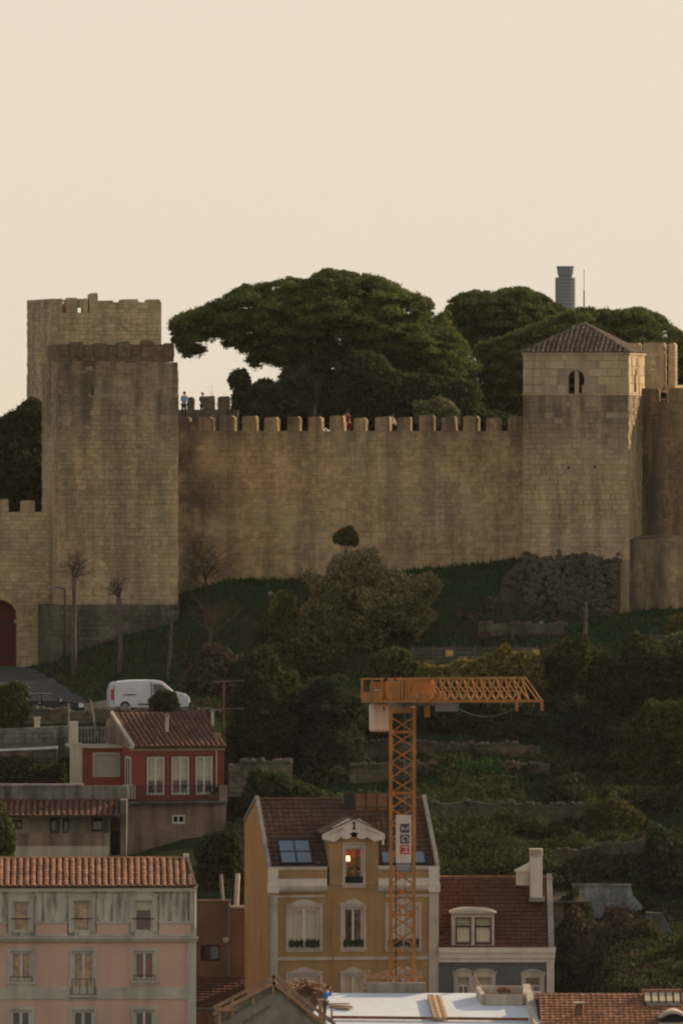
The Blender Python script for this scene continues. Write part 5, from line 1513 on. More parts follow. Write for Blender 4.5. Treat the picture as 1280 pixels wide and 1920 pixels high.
# =============================== red house on the hillside
H = House('red_house', 'small red hillside house with tile roof and balcony', 250, 545, 14.0, zb=WZ(1612, 545))
t = H.t; x, z = H.x, H.z
Wd = x(420)
wins = [(x(275), x(309), z(1491), z(1419)), (x(321), x(355), z(1491), z(1419)), (x(366), x(399), z(1491), z(1419))]
zf = z(1502)
facade('wall', t, M['redwall'], 0, Wd, zf, z(1404), 0, wins)
facade('lower_wall', t, M['stain'], -.35, Wd, 0, zf - .1, -.5, [(x(319), x(343), z(1545), z(1528))])
MB().quad((-.35, -.5, 0), (-.35, -.5, zf - .1), (-.35, 6, zf - .1), (-.35, 6, 0)).quad((Wd, -.5, 0), (Wd, 6, 0), (Wd, 6, zf - .1), (Wd, -.5, zf - .1)).build('lower_side', M['stain'], t)
window(t, x(319), x(343), z(1545), z(1528), -.5, 2, rec=.03, fw=.05)
# left return with its narrow window, and right side
MB().quad((0, 0, zf), (0, 0, z(1404)), (0, 3.0, z(1404)), (0, 3.0, zf)).quad((Wd, 0, zf), (Wd, 6, zf), (Wd, 6, z(1404)), (Wd, 0, z(1404))).build('side_wall', M['redwall'], t)
rw = MB()
for (y0, y1) in ((.5, .62), (1.1, 1.22), (1.7, 1.82)): rw.box(-.06, .0, y0, y1, zf + .3, z(1420))
rw.box(-.05, 0, .5, 1.82, z(1420) - .1, z(1420)); rw.box(-.05, 0, .5, 1.82, zf + .3, zf + .4)
o = rw.build('side_window', M['white'], t)
MB().box(-.03, -.01, .6, 1.72, zf + .4, z(1421)).build('pane', M['skyl_dark'], o)
MB().box(-.25, Wd + .06, -.25, 0, z(1404), z(1400)).box(-.1, Wd + .03, -.1, 0, z(1408), z(1404)).build('eaves_cornice', M['plaster'], t)
for (a, b, c, d) in wins:
    wn_ = window(t, a, b, c, d, 0, 2, cur='curtain', drape='full', bars=1, fw=.055, room='redroom', rec=.05, cz=.36)
    surround(wn_, a, b, c, d, 0, .05, 'iron', 'flat', sill=False, out=.02)
MB().tube([(x(405), -.08, zf), (x(405), -.08, z(1408))], .04, 6).build('downpipe', M['plaster'], t)
# balcony
MB().box(-.4, Wd, -.95, -.02, zf - .1, zf).build('balcony_slab', M['concrete_old'], t)
railing(t, -.35, Wd - .25, zf, zf + .92, -.9, 30, name='balcony_railing', r=.014)
MB().box(Wd - .5, Wd - .02, -.93, -.6, zf, zf + .9).build('balcony_pier', M['stain'], t)
MB().box(-.62, -.05, -.85, -.1, zf + .15, zf + .95).build('air_conditioner', M['shutter'], t)
rng = random.Random(5)
for px_, h_ in ((392, .6), (402, .5)):
    c_ = (x(px_), -.6, zf)
    po_ = MB().lathe([(.13, 0), (.17, .3)], c_, 8).build('flower_pot', M['tile_red'], t)
    lv = MB()
    for k in range(30):
        a = rng.uniform(0, 6.28); r_ = rng.uniform(.02, .25); q = Vector((c_[0] + r_ * math.cos(a), c_[1] + r_ * math.sin(a), c_[2] + .3 + rng.uniform(0, h_)))
        lv.quad(q + Vector((-.06, 0, 0)), q + Vector((.05, .03, .02)), q + Vector((.02, -.02, .14)))
    lv.build('plant', M['leaf_mid'], po_)
# roof
yr = 5.2
zr = z(1337, yr); ze = z(1400)
tile_roof(t, (-.0, -.35, ze), (Wd + .05, -.35, ze), (x(209, yr), yr, zr), (x(384, yr), yr, zr), .30, .46, M['tile_dull'], 'barrel', 300, seed=61)
rl = Vector((x(209, yr), yr, zr))
MB().prismx([(-.35, ze - .05), (yr, zr - .05), (yr, zr + .12), (-.35, ze + .14)], -.16, .0).build('verge', M['plaster'], t)
MB().slab([(x(209, yr), yr, zr), (x(384, yr), yr, zr), (Wd, 8.0, zr - 1.0), (0, 8.0, zr - 1.0)], .1).build('rear_roof', M['tile_dull'], t)
ridge(t, (x(209, yr), yr, zr), (x(384, yr), yr, zr), .12, M['tile_dull'], 14)
MB().quad((0, .0, z(1404)), (0, 7, z(1404)), (0, 7, z(1350, 7)), (0, yr, zr - .1)).build('gable_wall', M['stain'], t)
MB().box(Wd - .35, Wd, .8, 4.5, z(1400), z(1400) + .7).build('roof_parapet', M['stain'], t)
for px_, y_, py0, py1 in ((312, 2.0, 1366, 1343), (397, 3.0, 1370, 1335)):
    v_ = MB().tube([(x(px_, y_), y_, z(py0, y_) - .2), (x(px_, y_), y_, z(py1, y_))], .1, 8).build('vent_pipe', M['plaster'], t)
    MB().lathe([(.15, 0), (.15, .08), (.05, .16)], (x(px_, y_), y_, z(py1, y_) - .02), 8).build('cowl', M['zinc'], v_)
# left wing with shuttered window and roof terrace
yw = 3.0
wx0, wx1 = x(152, yw), x(228, yw) + .6
sh = (x(176, yw), x(219, yw), z(1452, yw), z(1415, yw))
facade('wing_wall', t, M['redwall'], wx0, 0.0, zf + .5, z(1402, yw), yw, [sh], .1)
MB().box(sh[0], sh[1], yw + .04, yw + .08, sh[2], sh[3]).build('shutter', M['shutter'], t)
surround_o = MB().box(sh[0] - .14, sh[1] + .14, yw - .05, yw, sh[3], sh[3] + .14).box(sh[0] - .14, sh[1] + .14, yw - .05, yw, sh[2] - .14, sh[2]).box(sh[0] - .14, sh[0], yw - .05, yw, sh[2], sh[3]).box(sh[1], sh[1] + .14, yw - .05, yw, sh[2], sh[3]).build('shutter_surround', M['shutter'], t)
for k in range(9):
    zz = sh[2] + (sh[3] - sh[2]) * (k + .2) / 9
    MB().box(sh[0] + .03, sh[1] - .03, yw + .025, yw + .039, zz, zz + .07).build('shutter_slat', M['shutter'], t)
MB().box(wx0 - .1, .0, yw - .18, yw + 4, z(1402, yw), z(1398, yw)).build('terrace_cornice', M['plaster'], t)
MB().box(wx0 - .6, wx0, yw - .1, yw + .5, zf + .5, z(1392, yw)).build('corner_pier', M['plaster'], t)
ty = yw + 1.0
bal = MB().box(x(142, ty), x(208, ty), ty - .08, ty + .12, z(1366, ty), z(1362, ty)).build('balustrade', M['concrete_old'], t)
for k in range(11):
    xx = x(144, ty) + (x(206, ty) - x(144, ty)) * k / 10
    MB().lathe([(.05, 0), (.09, .2), (.05, .45), (.06, z(1366, ty) - z(1392, ty))], (xx, ty, z(1392, ty)), 6).build('baluster', M['concrete_old'], bal)
MB().box(x(128, ty), x(143, ty), ty - .15, ty + .25, z(1400, ty), z(1352, ty)).build('balustrade_post', M['plaster'], t)
t = thing('antenna_mast', 'rusty antenna pole rising from the right end of the red house', 'antenna', P(420, 1400, 549))
MB().tube([P(420, 1400, 549), P(420, 1278, 549)], .055, 6).build('pole', M['rust'], t, world=True)
for py_, a, b in ((1277, 398, 458), (1329, 402, 455)):
    MB().tube([P(a, py_ + 1, 549), P(b, py_ - 1, 549)], .018, 5).build('boom', M['zinc'], t, world=True)
    for k in range(7):
        q = P(a + (b - a) * k / 6, py_, 549)
        MB().tube([q + Vector((0, -.25, 0)), q + Vector((0, .25, 0))], .008, 4).build('element', M['zinc'], t, world=True)

# =============================== porch building below
H = House('porch_building', 'low building with a tiled porch left of the stained red-house wall', -40, 538, 0.0, zb=WZ(1625, 538), cat='house')
t = H.t; x, z = H.x, H.z
xr = x(234)
ops_ = [(x(22), x(40), z(1558), z(1540)), (x(92), x(105), z(1566), z(1533)), (x(116), x(128), z(1566), z(1533)), (x(170), x(192), z(1562), z(1533))]
facade('wall', t, M['plaster'], 0, x(200), 0, z(1525), 2.2, ops_)
for o_ in ops_: window(t, *o_, 2.2, 1, fm='wood_dark', rec=.05, fw=.05)
for a, b in ((82, 92), (129, 146)): MB().box(x(a), x(b), 2.12, 2.19, z(1556), z(1532)).build('shutter', M['shutter'], t)
MB().box(x(200), x(206), .2, 2.2, 0, z(1525)).build('partition', M['plaster'], t)
MB().box(0, x(203), 0, .25, z(1586), z(1562)).build('porch_parapet', M['stain'], t)
MB().box(0, x(203), .02, .3, 0, z(1586)).build('base_wall', M['plaster'], t)
for a in (0, 105, 196): MB().box(x(a), x(a + 8), .03, .22, z(1562), z(1528)).build('porch_post', M['wood_dark'], t)
MB().box(x(203), x(228), 1.5, 1.6, 0, z(1525)).build('doorway_dark', M['dark'], t)
MB().box(x(206), x(224), 1.4, 1.46, z(1560), z(1534)).build('door_light', M['curtain_b'], t)
MB().box(x(226), xr + .1, -.1, 2.4, 0, z(1500)).build('end_wall', M['concrete_old'], t)
MB().box(x(203), x(227), -.3, 1.4, z(1612), z(1604)).build('door_step', M['concrete_old'], t)
tile_roof(t, (0, -.5, z(1529)), (x(229), -.5, z(1529)), (0, 2.0, z(1499, 2)), (x(226), 2.0, z(1499, 2)), .33, .46, M['tile_dull'], 'barrel', 160, seed=65)
MB().box(0, x(238), 2.0, 2.5, z(1510, 2), z(1474, 2)).build('upper_parapet', M['concrete_old'], t)
MB().box(0, x(155), 1.9, 2.6, z(1474, 2), z(1470, 2)).build('parapet_coping', M['concrete'], t)
# ------------------------------------------------------------------ walls, fences and furniture of the slope
def rubble_wall(name, label, px0, px1, Y, pyt0, pyt1, drop, ms='terrace', mc='mortar_grey', limit=90, th=.6, seed=1, rough=True, ch=(.22, .4), cat='wall'):
    x0, x1 = WX(px0, Y), WX(px1, Y); zt0, zt1 = WZ(pyt0, Y), WZ(pyt1, Y)
    zb = min(zt0, zt1) - drop
    t = thing(name, label, cat, ((x0 + x1) / 2, Y, zb))
    rng = random.Random(seed)
    n = max(4, int((x1 - x0) / .8)); top = []
    for i in range(n + 1):
        u = i / n; top.append((x0 + (x1 - x0) * u, zt0 + (zt1 - zt0) * u + (rng.uniform(-.12, .08) if rough else 0)))
    MB().prism([(x0, zb), (x1, zb)] + top[::-1], Y, Y + th).build('core', M[mc], t, world=True)
    st = []
    c = wloc(t)
    zm = min(p[1] for p in top)
    stone_face(st, (x0 - c.x, 0), (x1 - c.x, 0), 0, zm - c.z - .02, ch=ch, ln=(.3, .9), proud=(.02, .10), seed=seed, skip=.05)
    pieces('stone', t, STONE, st, M[ms], limit, 'stonework')
    if rough:
        tp = []
        u_ = x0
        while u_ < x1:
            l_ = rng.uniform(.25, .6); zz = np.interp(u_ + l_ / 2, [p[0] for p in top], [p[1] for p in top])
            if rng.random() < .8:
                tp.append(Matrix.LocRotScale(Vector((u_ + l_ / 2 - c.x, rng.uniform(.05, .3), zz - c.z + rng.uniform(-.06, .06))), Matrix.Rotation(rng.uniform(-.3, .3), 3, 'Y').to_quaternion(), Vector((l_ * 1.05, .45, rng.uniform(.16, .34)))))
            u_ += l_
        pieces('top_stone', t, ROCK, tp, M[ms], 60, 'top_stonework')
    return t
rubble_wall('terrace_wall', 'long upper terrace wall behind the crane mast', 655, 1010, 556.0, 1390, 1396, 1.15, seed=101)
rubble_wall('terrace_wall', 'short second terrace wall left of the crane mast', 655, 803, 549.3, 1433, 1430, 1.1, seed=102, limit=60)
rubble_wall('terrace_wall', 'pale leaning wall stub on the second terrace right of the mast', 946, 976, 549.3, 1430, 1432, 1.0, seed=103, limit=30)
rubble_wall('terrace_wall', 'pale square wall stub at the right end of the second terrace', 992, 1030, 549.3, 1430, 1430, 1.0, seed=104, limit=30)
rubble_wall('terrace_wall', 'lowest terrace wall right of the yellow house roof', 806, 1100, 537.2, 1505, 1508, 1.4, seed=105)
rubble_wall('terrace_wall', 'ruined low wall above the whitewashed wall at right', 1030, 1240, 524, 1598, 1572, 1.1, seed=106, limit=60)
rubble_wall('garden_wall', 'mossy upper garden wall right of the red house', 432, 560, 553, 1362, 1392, 2.4, 'stone_grey', seed=107, limit=80)
rubble_wall('garden_wall', 'lower mossy garden wall right of the red house', 428, 548, 546, 1432, 1425, 1.9, 'stone_grey', seed=108, limit=60)
rubble_wall('retaining_wall', 'dark overgrown retaining wall below the road and the vehicles', -300, 400, 557.3, 1327, 1333, 3.2, 'stone_grey', seed=109, limit=200)
rubble_wall('stone_bench_wall', 'low grey stone wall at the foot of the rubble base', 896, 1056, 584, 1170, 1168, 1.0, 'stone_grey', seed=110, limit=60)
rubble_wall('garden_wall', 'plastered terrace wall at the left edge below the cars', -60, 130, 553.0, 1370, 1361, 1.5, 'concrete_old', 'concrete_old', seed=111, limit=50, rough=False)
o = rubble_wall('garden_wall', 'dark garden wall with a white coping at the left edge', -60, 108, 551.8, 1410, 1403, 2.2, 'stone_grey', seed=112, limit=60, rough=False)
c_ = wloc(o)
a, b = P(-60, 1409, 551.8) - c_, P(108, 1402, 551.8) - c_
MB().prism([(a.x, a.z - .06), (b.x, b.z - .06), (b.x, b.z + .06), (a.x, a.z + .06)], -.12, .6).build('coping', M['white'], o)
def fragment(name, label, pts, Y, th, mk):
    """an irregular standing piece of wall"""
    q = [(WX(a, Y), WZ(b, Y)) for a, b in pts]
    t = thing(name, label, 'wall', (sum(p[0] for p in q) / len(q), Y, min(p[1] for p in q)))
    MB().prism(q, Y, Y + th).build('plaster', M[mk], t, world=True)
    tp = sorted(q, key=lambda p: -p[1])[:2]; tp.sort()
    MB().prism([(tp[0][0], tp[0][1]), (tp[1][0], tp[1][1]), (tp[1][0], tp[1][1] + .1), (tp[0][0], tp[0][1] + .1)], Y - .08, Y + th + .08).build('coping', M['concrete_old'], t, world=True)
    return t
fragment('whitewashed_wall', 'broken whitewashed wall right of the white chimney', [(1090, 1720), (1190, 1725), (1204, 1700), (1186, 1680), (1182, 1662), (1072, 1660), (1080, 1680)], 515.4, .4, 'bluewhite')
fragment('whitewashed_wall', 'bluish wall fragment among bushes at the lower right', [(1216, 1820), (1264, 1820), (1258, 1745), (1242, 1716), (1210, 1714)], 506, .4, 'bluewhite')
t = thing('garden_shed', 'dark blue-grey shed roof beside the whitewashed wall', 'shed', P(1060, 1740, 513))
MB().box(WX(1036, 513), WX(1098, 513), 513, 515, WZ(1740, 513), WZ(1690, 513)).build('wall', M['stone_grey'], t, world=True)
MB().slab([P(1030, 1692, 512.6), P(1102, 1690, 512.6), P(1080, 1672, 515), P(1040, 1672, 515)], .08).build('roof', M['wood_dark'], t, world=True)

def board_fence(label, px0, px1, Y, pyt, h, npost, boards=4, seed=1):
    x0, x1 = WX(px0, Y), WX(px1, Y)
    zt = WZ(pyt, Y)
    t = thing('wooden_fence', label, 'fence', ((x0 + x1) / 2, Y, zt - h), 0, 'wooden fences along the path')
    rng = random.Random(seed)
    for k in range(npost + 1):
        xx = x0 + (x1 - x0) * k / npost
        MB().box(xx - .07, xx + .07, Y, Y + .14, zt - h - .4, zt + .08).build('post', M['fence'], t, world=True)
    for k in range(npost):
        a, b = x0 + (x1 - x0) * k / npost + .075, x0 + (x1 - x0) * (k + 1) / npost - .075
        for q in range(boards):
            zz = zt - h + h * q / boards + rng.uniform(-.015, .015)
            MB().box(a, b, Y + .03, Y + .07, zz + .02, zz + h / boards - .03).build('board', M['fence'], t, world=True)
board_fence('grey wooden board fence behind the sunlit hedge', 772, 1008, 571.5, 1213, .95, 6, seed=1)
board_fence('grey wooden board fence left of the red post', 1018, 1088, 571.8, 1214, .9, 2, seed=2)
board_fence('grey wooden board fence at the right edge near a yellow sign', 1180, 1300, 573, 1190, .8, 3, seed=3)
for lb, px, py, Y in (('small yellow sign on the fence left of the hedge tip', 842, 1224, 571.3), ('small yellow sign on the fence right of the hedge tip', 1004, 1222, 571.3), ('small yellow sign on the right-edge fence', 1193, 1206, 572.8)):
    t = thing('fence_sign', lb, 'sign', P(px, py + 8, Y), 0, 'yellow signs on the fences')
    MB().box(-.22, .22, -.03, 0, .05, .4).build('plate', M['sign_yellow'], t)
    MB().box(-.04, .04, 0, .04, -.3, .05).build('stem', M['fence'], t)
t = thing('red_post', 'red hydrant-like post beside the bare trunk', 'post', (WX(1090, 571), 571, zg(WX(1090, 571), 571)))
MB().lathe([(.2, -.1), (.2, .08), (.15, .12), (.15, .7), (.18, .72), (.18, .8), (.12, .92), (.03, .98)], (0, 0, 0), 12).build('body', M['red_paint'], t)
MB().tube([(-.24, 0, .55), (.24, 0, .55)], .06, 8).build('outlet', M['red_paint'], t)
t = thing('path_lamp', 'small lamp post on the grass left of the dark evergreen tip', 'lamp', (WX(507, 588), 588, zg(WX(507, 588), 588)))
hz_ = WZ(1112, 588) - t.location.z
MB().tube([(0, 0, -.2), (0, 0, hz_ - .2)], .05, 6).build('pole', M['fence'], t)
MB().lathe([(.08, hz_ - .2), (.16, hz_ - .1), (.17, hz_ + .02), (.05, hz_ + .1)], (0, 0, 0), 10).build('lantern', M['zinc'], t)
t = thing('street_lamp', 'thin street lamp with bluish head in front of the gate wall', 'lamp', (WX(122, 582), 582, zg(WX(122, 582), 582)))
zt = WZ(1104, 582) - t.location.z
MB().tube([(0, 0, -.3), (0, 0, zt)], [.08, .05], 6).build('pole', M['iron'], t)
MB().tube([(0, 0, zt - .05), (-.4, 0, zt + .1), (-.75, 0, zt + .12)], .035, 5).build('arm', M['iron'], t)
MB().prism([(-1.05, zt + .06), (-.6, zt + .06), (-.65, zt + .2), (-.98, zt + .18)], -.14, .14).build('lamp_head', M['bluewhite'], t)
for lb, px, Y, h, tl in (('thin pale post left of the red house roof', 176, 556.2, 1.9, -.18), ('thin grey post in front of the dark car', 129, 556.2, 1.7, 0), ('short square stone post under the dark car', 70, 554, 1.0, 0)):
    t = thing('roadside_post', lb, 'post', P(px, 1360 if h > 1.2 else 1372, Y), 0, 'posts below the road')
    if h > 1.2:
        MB().tube([(-tl, 0, -.6), (tl, 0, h - .5)], .06, 6).build('post', M['concrete'], t)
        MB().lathe([(.08, 0), (.03, .08)], (tl, 0, h - .5), 6).build('cap', M['concrete'], t)
    else:
        MB().box(-.16, .16, -.16, .16, -.4, h - .25).build('post', M['plaster'], t); MB().box(-.2, .2, -.2, .2, h - .25, h - .16).build('cap', M['plaster'], t)

# ------------------------------------------------------------------ vehicles
def vehicle(name, label, cat, px, Y, rz, prof, width, belt, top, paint, glass_side, wheels, lights, extras):
    xx = WX(px, Y)
    t = thing(name, label, cat, (xx, Y, zg(xx, Y) + .1), R(rz))
    n = len(prof); mb = MB()
    stn = [(-1, .965), (-.9, 1.0), (.9, 1.0), (1, .965)]
    for s, k in stn:
        for (a, b) in prof:
            tum = max(0, (b - belt) / (top - belt))
            yy = width / 2 * s * (1 - .13 * tum)
            cx = sum(p[0] for p in prof) / n; cz = .8
            mb.v.append((cx + (a - cx) * k, yy, cz + (b - cz) * k))
    for i in range(3):
        for j in range(n):
            j2 = (j + 1) % n
            mb.f.append((i*n + j, i*n + j2, (i+1)*n + j2, (i+1)*n + j))
    mb.f.append(tuple(range(n - 1, -1, -1))); mb.f.append(tuple(3*n + k for k in range(n)))
    mb.build('body', paint, t)
    for pts in glass_side:
        g = MB()
        for sd in (-1, 1):
            q = []
            for (a, b) in pts:
                tum = max(0, (b - belt) / (top - belt)); q.append((a, sd * (width / 2 * (1 - .13 * tum) + .006), b))
            g.quad(*(q if sd < 0 else q[::-1]))
        g.build('side_window', M['carglass'], t)
    for (a, r) in wheels:
        for sd in (-1, 1):
            w_ = MB(); cy = sd * (width / 2 - .1)
            m_ = 16
            for yy, rr in ((-.1, r * .92), (-.07, r), (.07, r), (.1, r * .92)):
                for k in range(m_): w_.v.append((a + rr * math.cos(6.283 * k / m_), cy + yy, r + rr * math.sin(6.283 * k / m_)))
            for i in range(3):
                for k in range(m_): w_.f.append((i*m_ + k, i*m_ + (k+1) % m_, (i+1)*m_ + (k+1) % m_, (i+1)*m_ + k))
            w_.f.append(tuple(range(m_ - 1, -1, -1))); w_.f.append(tuple(3*m_ + k for k in range(m_)))
            wh = w_.build('wheel', M['rubber'], t)
            rm_ = MB(); yy = cy + sd * .104
            rm_.v = [(a + r * .58 * math.cos(6.283 * k / m_), yy, r + r * .58 * math.sin(6.283 * k / m_)) for k in range(m_)]; rm_.f = [tuple(range(m_)) if sd < 0 else tuple(range(m_ - 1, -1, -1))]
            rm_.build('rim', M['zinc'], wh)
    for nm, (x0, x1, z0, z1), mk in lights:
        for sd in (-1, 1):
            y_ = sd * width / 2
            MB().box(x0, x1, min(y_ * 1.006, y_ * .86), max(y_ * 1.006, y_ * .86), z0, z1).build(nm, M[mk], t)
    for nm, bx, mk in extras:
        MB().box(*bx).build(nm, M[mk], t)
    return t
vehicle('white_van', 'white panel van parked on the road above the red house', 'van', 204, 562.5, 9,
        [(.0, .3), (.0, 1.1), (.12, 1.62), (.3, 1.76), (1.3, 1.86), (2.6, 1.87), (3.05, 1.80), (3.75, 1.22), (4.4, 1.06), (4.66, .86), (4.7, .55), (4.66, .3), (3.95, .26), (.5, .26)], 1.8, 1.05, 1.87, M['vanwhite'],
        [[(2.52, 1.1), (3.52, 1.1), (3.5, 1.18), (2.98, 1.62), (2.52, 1.66)]], [(.85, .33), (3.8, .33)],
        [('tail_light', (.02, .16, .72, 1.35), 'lamp_red'), ('head_light', (4.3, 4.6, .78, .96), 'lamp_white')],
        [('door_seam', (.17, .2, -.907, -.7, .4, 1.6), 'iron'), ('door_seam', (2.38, 2.42, -.906, -.7, .35, 1.75), 'iron'), ('slide_rail', (.75, 1.5, -.915, -.85, 1.0, 1.05), 'iron'), ('sill_trim', (1.6, 2.5, -.915, -.85, .42, .5), 'iron'),
         ('wing_mirror', (3.3, 3.45, -1.05, -.9, 1.08, 1.3), 'iron'), ('windscreen', (3.35, 3.42, -.7, .7, 1.2, 1.3), 'carglass'), ('front_bumper', (4.5, 4.74, -.86, .86, .3, .55), 'iron'), ('roof_bar', (.33, .38, -.7, .7, 1.78, 1.82), 'iron'), ('roof_bar', (2.36, 2.41, -.7, .7, 1.88, 1.92), 'iron')])
vehicle('dark_car', 'dark hatchback parked on the road beside the yellow-green bush', 'car', 37, 561.5, 5,
        [(.0, .35), (-.02, .8), (.1, 1.0), (.45, 1.34), (1.1, 1.44), (1.9, 1.42), (2.55, 1.02), (3.4, .86), (3.75, .66), (3.78, .4), (3.7, .25), (.3, .25)], 1.68, .92, 1.44, M['cardark'],
        [[(.55, 1.0), (1.2, 1.0), (1.2, 1.36), (.75, 1.33)], [(1.28, 1.0), (2.3, 1.0), (1.88, 1.34), (1.28, 1.37)]], [(.7, .3), (3.05, .3)],
        [('tail_light', (.0, .1, .7, .98), 'lamp_red'), ('head_light', (3.42, 3.7, .62, .82), 'lamp_white')],
        [('wing_mirror', (2.3, 2.42, -.98, -.84, .98, 1.1), 'chrome'), ('roof_strip', (.5, 1.9, -.62, -.58, 1.425, 1.455), 'chrome'), ('door_handle', (1.05, 1.2, -.86, -.84, .86, .9), 'chrome')])

# ------------------------------------------------------------------ tower crane
CY = 492.0
s_ = F / CY
cx = WX(754, CY)
t = thing('tower_crane', 'orange tower crane rising in front of the yellow house', 'crane', (cx, CY, 62.0))
zt = WZ(1326, CY) - 62
hw = .60
mast = MB()
for a in (-1, 1):
    for b in (-1, 1):
        mast.box(a * hw - .085, a * hw + .085, b * hw - .085, b * hw + .085, 0, zt)
mast = mast.build('mast', M['orange'], t)
pan = .78
zv = WZ(1900, CY) - 62
nb = int((zt - .5 - zv) / pan)
def bar(root, p, q, r, m, name, n=4):
    return MB().tube([p, q], r, n).build(name, m, root)
low_ = MB()
for i in range(int(zv / 1.5)):
    z0 = i * 1.5
    for b in (-1, 1):
        low_.tube([(-hw, b * hw, z0), (hw, b * hw, z0 + 1.5)], .035, 4).tube([(b * hw, -hw, z0), (b * hw, hw, z0 + 1.5)], .035, 4)
tag(low_.build('lower_braces', M['orange'], mast), kind='stuff')
shared = {}
for i in range(nb):
    z0 = zt - .5 - pan * (i + 1)
    for f_ in range(4):
        for dgn in (0, 1):
            key = (f_, dgn)
            e0, e1 = (-hw, hw) if dgn == 0 else (hw, -hw)
            off = [-hw - .02, hw + .02][f_ % 2] + (.012 if dgn else -.012)
            if key not in shared:
                if f_ < 2: p, q = (e0, off, 0), (e1, off, pan)
                else: p, q = (off, e0, 0), (off, e1, pan)
                o = bar(mast, p, q, .032, M['orange'], 'brace'); shared[key] = o.data
            else: o = link('brace', shared[key], mast)
            o.location = (0, 0, z0)
    if i % 4 == 0:
        MB().box(-hw, hw, -hw - .05, -hw + .05, z0 - .04, z0 + .04).box(-hw, hw, hw - .05, hw + .05, z0 - .04, z0 + .04).build('collar', M['orange'], mast)
lad = MB().box(.1, .13, .25, .28, 0, zt - .3).box(.42, .45, .25, .28, 0, zt - .3).build('ladder', M['steel'], t)
rme = None
for i in range(46):
    if rme is None: r_ = MB().box(.13, .42, .255, .275, -.012, .012).build('rung', M['steel'], lad); rme = r_.data
    else: r_ = link('rung', rme, lad)
    r_.location = (0, 0, zt - .6 - .3 * i)
MB().tube([(-.35, .3, 0), (-.33, .32, zt * .5), (-.36, .3, zt)], .03, 5).build('power_cable', M['iron'], t)
MB().box(-hw - .1, hw + .1, -hw - .1, hw + .1, zt - .28, zt).build('mast_head', M['orange'], t)
MB().lathe([(.62, zt), (.62, zt + .12), (.72, zt + .12), (.72, zt + .24)], (0, 0, 0), 16).build('slewing_ring', M['steel'], t)
# jib: its local x points along the jib (to the right and towards the camera)
YAW = R(-68)
jb = bpy.data.objects.new('jib', None); C.objects.link(jb); jb.parent = t; jb.location = (0, 0, zt + .24); jb.rotation_euler = (0, R(-1.55), YAW)
JL, jw, jh = 16.6, .68, 1.28
for (y_, z_) in ((-jw, 0), (jw, 0)):
    MB().box(-1.0, JL, y_ - .06, y_ + .06, z_, z_ + .12).build('bottom_chord', M['orange'], jb)
MB().box(-.6, JL - .5, -.055, .055, jh - .12, jh).build('top_chord', M['orange'], jb)
npn = 15; pl = (JL - .6) / npn
for i in range(npn):
    x0 = i * pl; x1 = x0 + pl; xm = (x0 + x1) / 2
    for y_ in (-jw, jw):
        bar(jb, (x0, y_, .08), (xm, 0, jh - .06), .034, M['orange'], 'jib_brace')
        bar(jb, (xm, 0, jh - .06), (x1, y_, .08), .034, M['orange'], 'jib_brace')
    bar(jb, (x0, -jw, .06), (x1, jw, .06), .022, M['orange'], 'jib_lacing')
    bar(jb, (x0, -jw, .06), (x0, jw, .06), .025, M['orange'], 'jib_crossbar')
bar(jb, (JL, -jw, .06), (JL, jw, .06), .05, M['orange'], 'jib_end_bar')
for y_ in (-jw, jw):
    bar(jb, (JL - .05, y_, .06), (JL - .5, 0, jh - .06), .04, M['orange'], 'jib_end_brace')
    MB().box(JL - .1, JL, y_ - .06, y_ + .06, -.42, .0).build('end_stop', M['orange'], jb)
MB().box(1.2, 6.0, -.3, .3, -.16, -.02).build('trolley_track', M['steel'], jb)
MB().box(5.2, 6.6, -.35, .35, -.45, -.02).build('trolley', M['steel'], jb)
MB().tube([(6.4 + (JL - 7.4) * k / 12, 0, -.1 - .62 * math.sin(math.pi * k / 12)) for k in range(13)], .02, 4).build('hoist_rope', M['steel'], jb)
MB().box(3.2, 3.4, -.1, .1, -.75, -.02).build('hook_block', M['orange'], jb)
# machinery and counter jib
for k, (xa, xb, ya, yb_, za, zb_, mk) in enumerate(((-.9, .9, -.55, .55, .14, 1.1, 'orange'), (1.0, 2.2, -.5, .5, .14, .8, 'steel'), (2.4, 4.4, -.6, .6, .13, .5, 'orange'))):
    MB().box(xa, xb, ya, yb_, za, zb_).build('machinery_box', M[mk], jb, bevel=.03)
for q in range(5):
    MB().box(.95 + q * .45, 1.2 + q * .45, -.62, .62, .1, jh - .1).build('jib_root_plate', M['orange'], jb)
CL = -3.75
MB().box(CL, -.9, -.75, .75, .0, .14).build('counter_jib_deck', M['orange'], jb)
for y_ in (-.75, .75):
    MB().box(CL, -.9, y_ - .04, y_ + .04, .14, 1.05 if y_ > 0 else .55).build('counter_jib_side', M['orange'], jb)
    MB().box(CL, -.6, y_ - .04, y_ + .04, 1.18, 1.27).build('counter_jib_rail', M['orange'], jb)
    for q in range(4):
        xx = CL + .1 + q * 1.35
        MB().box(xx, xx + .1, y_ - .05, y_ + .05, .1, 1.2).build('rail_post', M['orange'], jb)
MB().box(CL + .9, CL + 1.0, -.62, .62, .15, 1.05).build('name_panel', M['orange'], jb)
MB().box(CL + 1.02, CL + 1.05, -.6, -.05, .35, .68).build('maker_plate', M['banner'], jb)
rngp = random.Random(2)
for q in range(2):
    for k in range(7):
        MB().box(CL + 1.052, CL + 1.056, -.56 + k * .07, -.52 + k * .07, .42 + q * .12, .49 + q * .12).build('plate_mark', M['banner_dark'], jb)
cw = MB().box(CL + .5, CL + 1.0, -.56, .56, -1.5, -.02).build('counterweight', M['cweight'], jb, bevel=.09)
MB().box(CL + 1.0, CL + 1.006, .06, .14, -.42, -.2).build('lifting_mark', M['wood_dark'], cw)
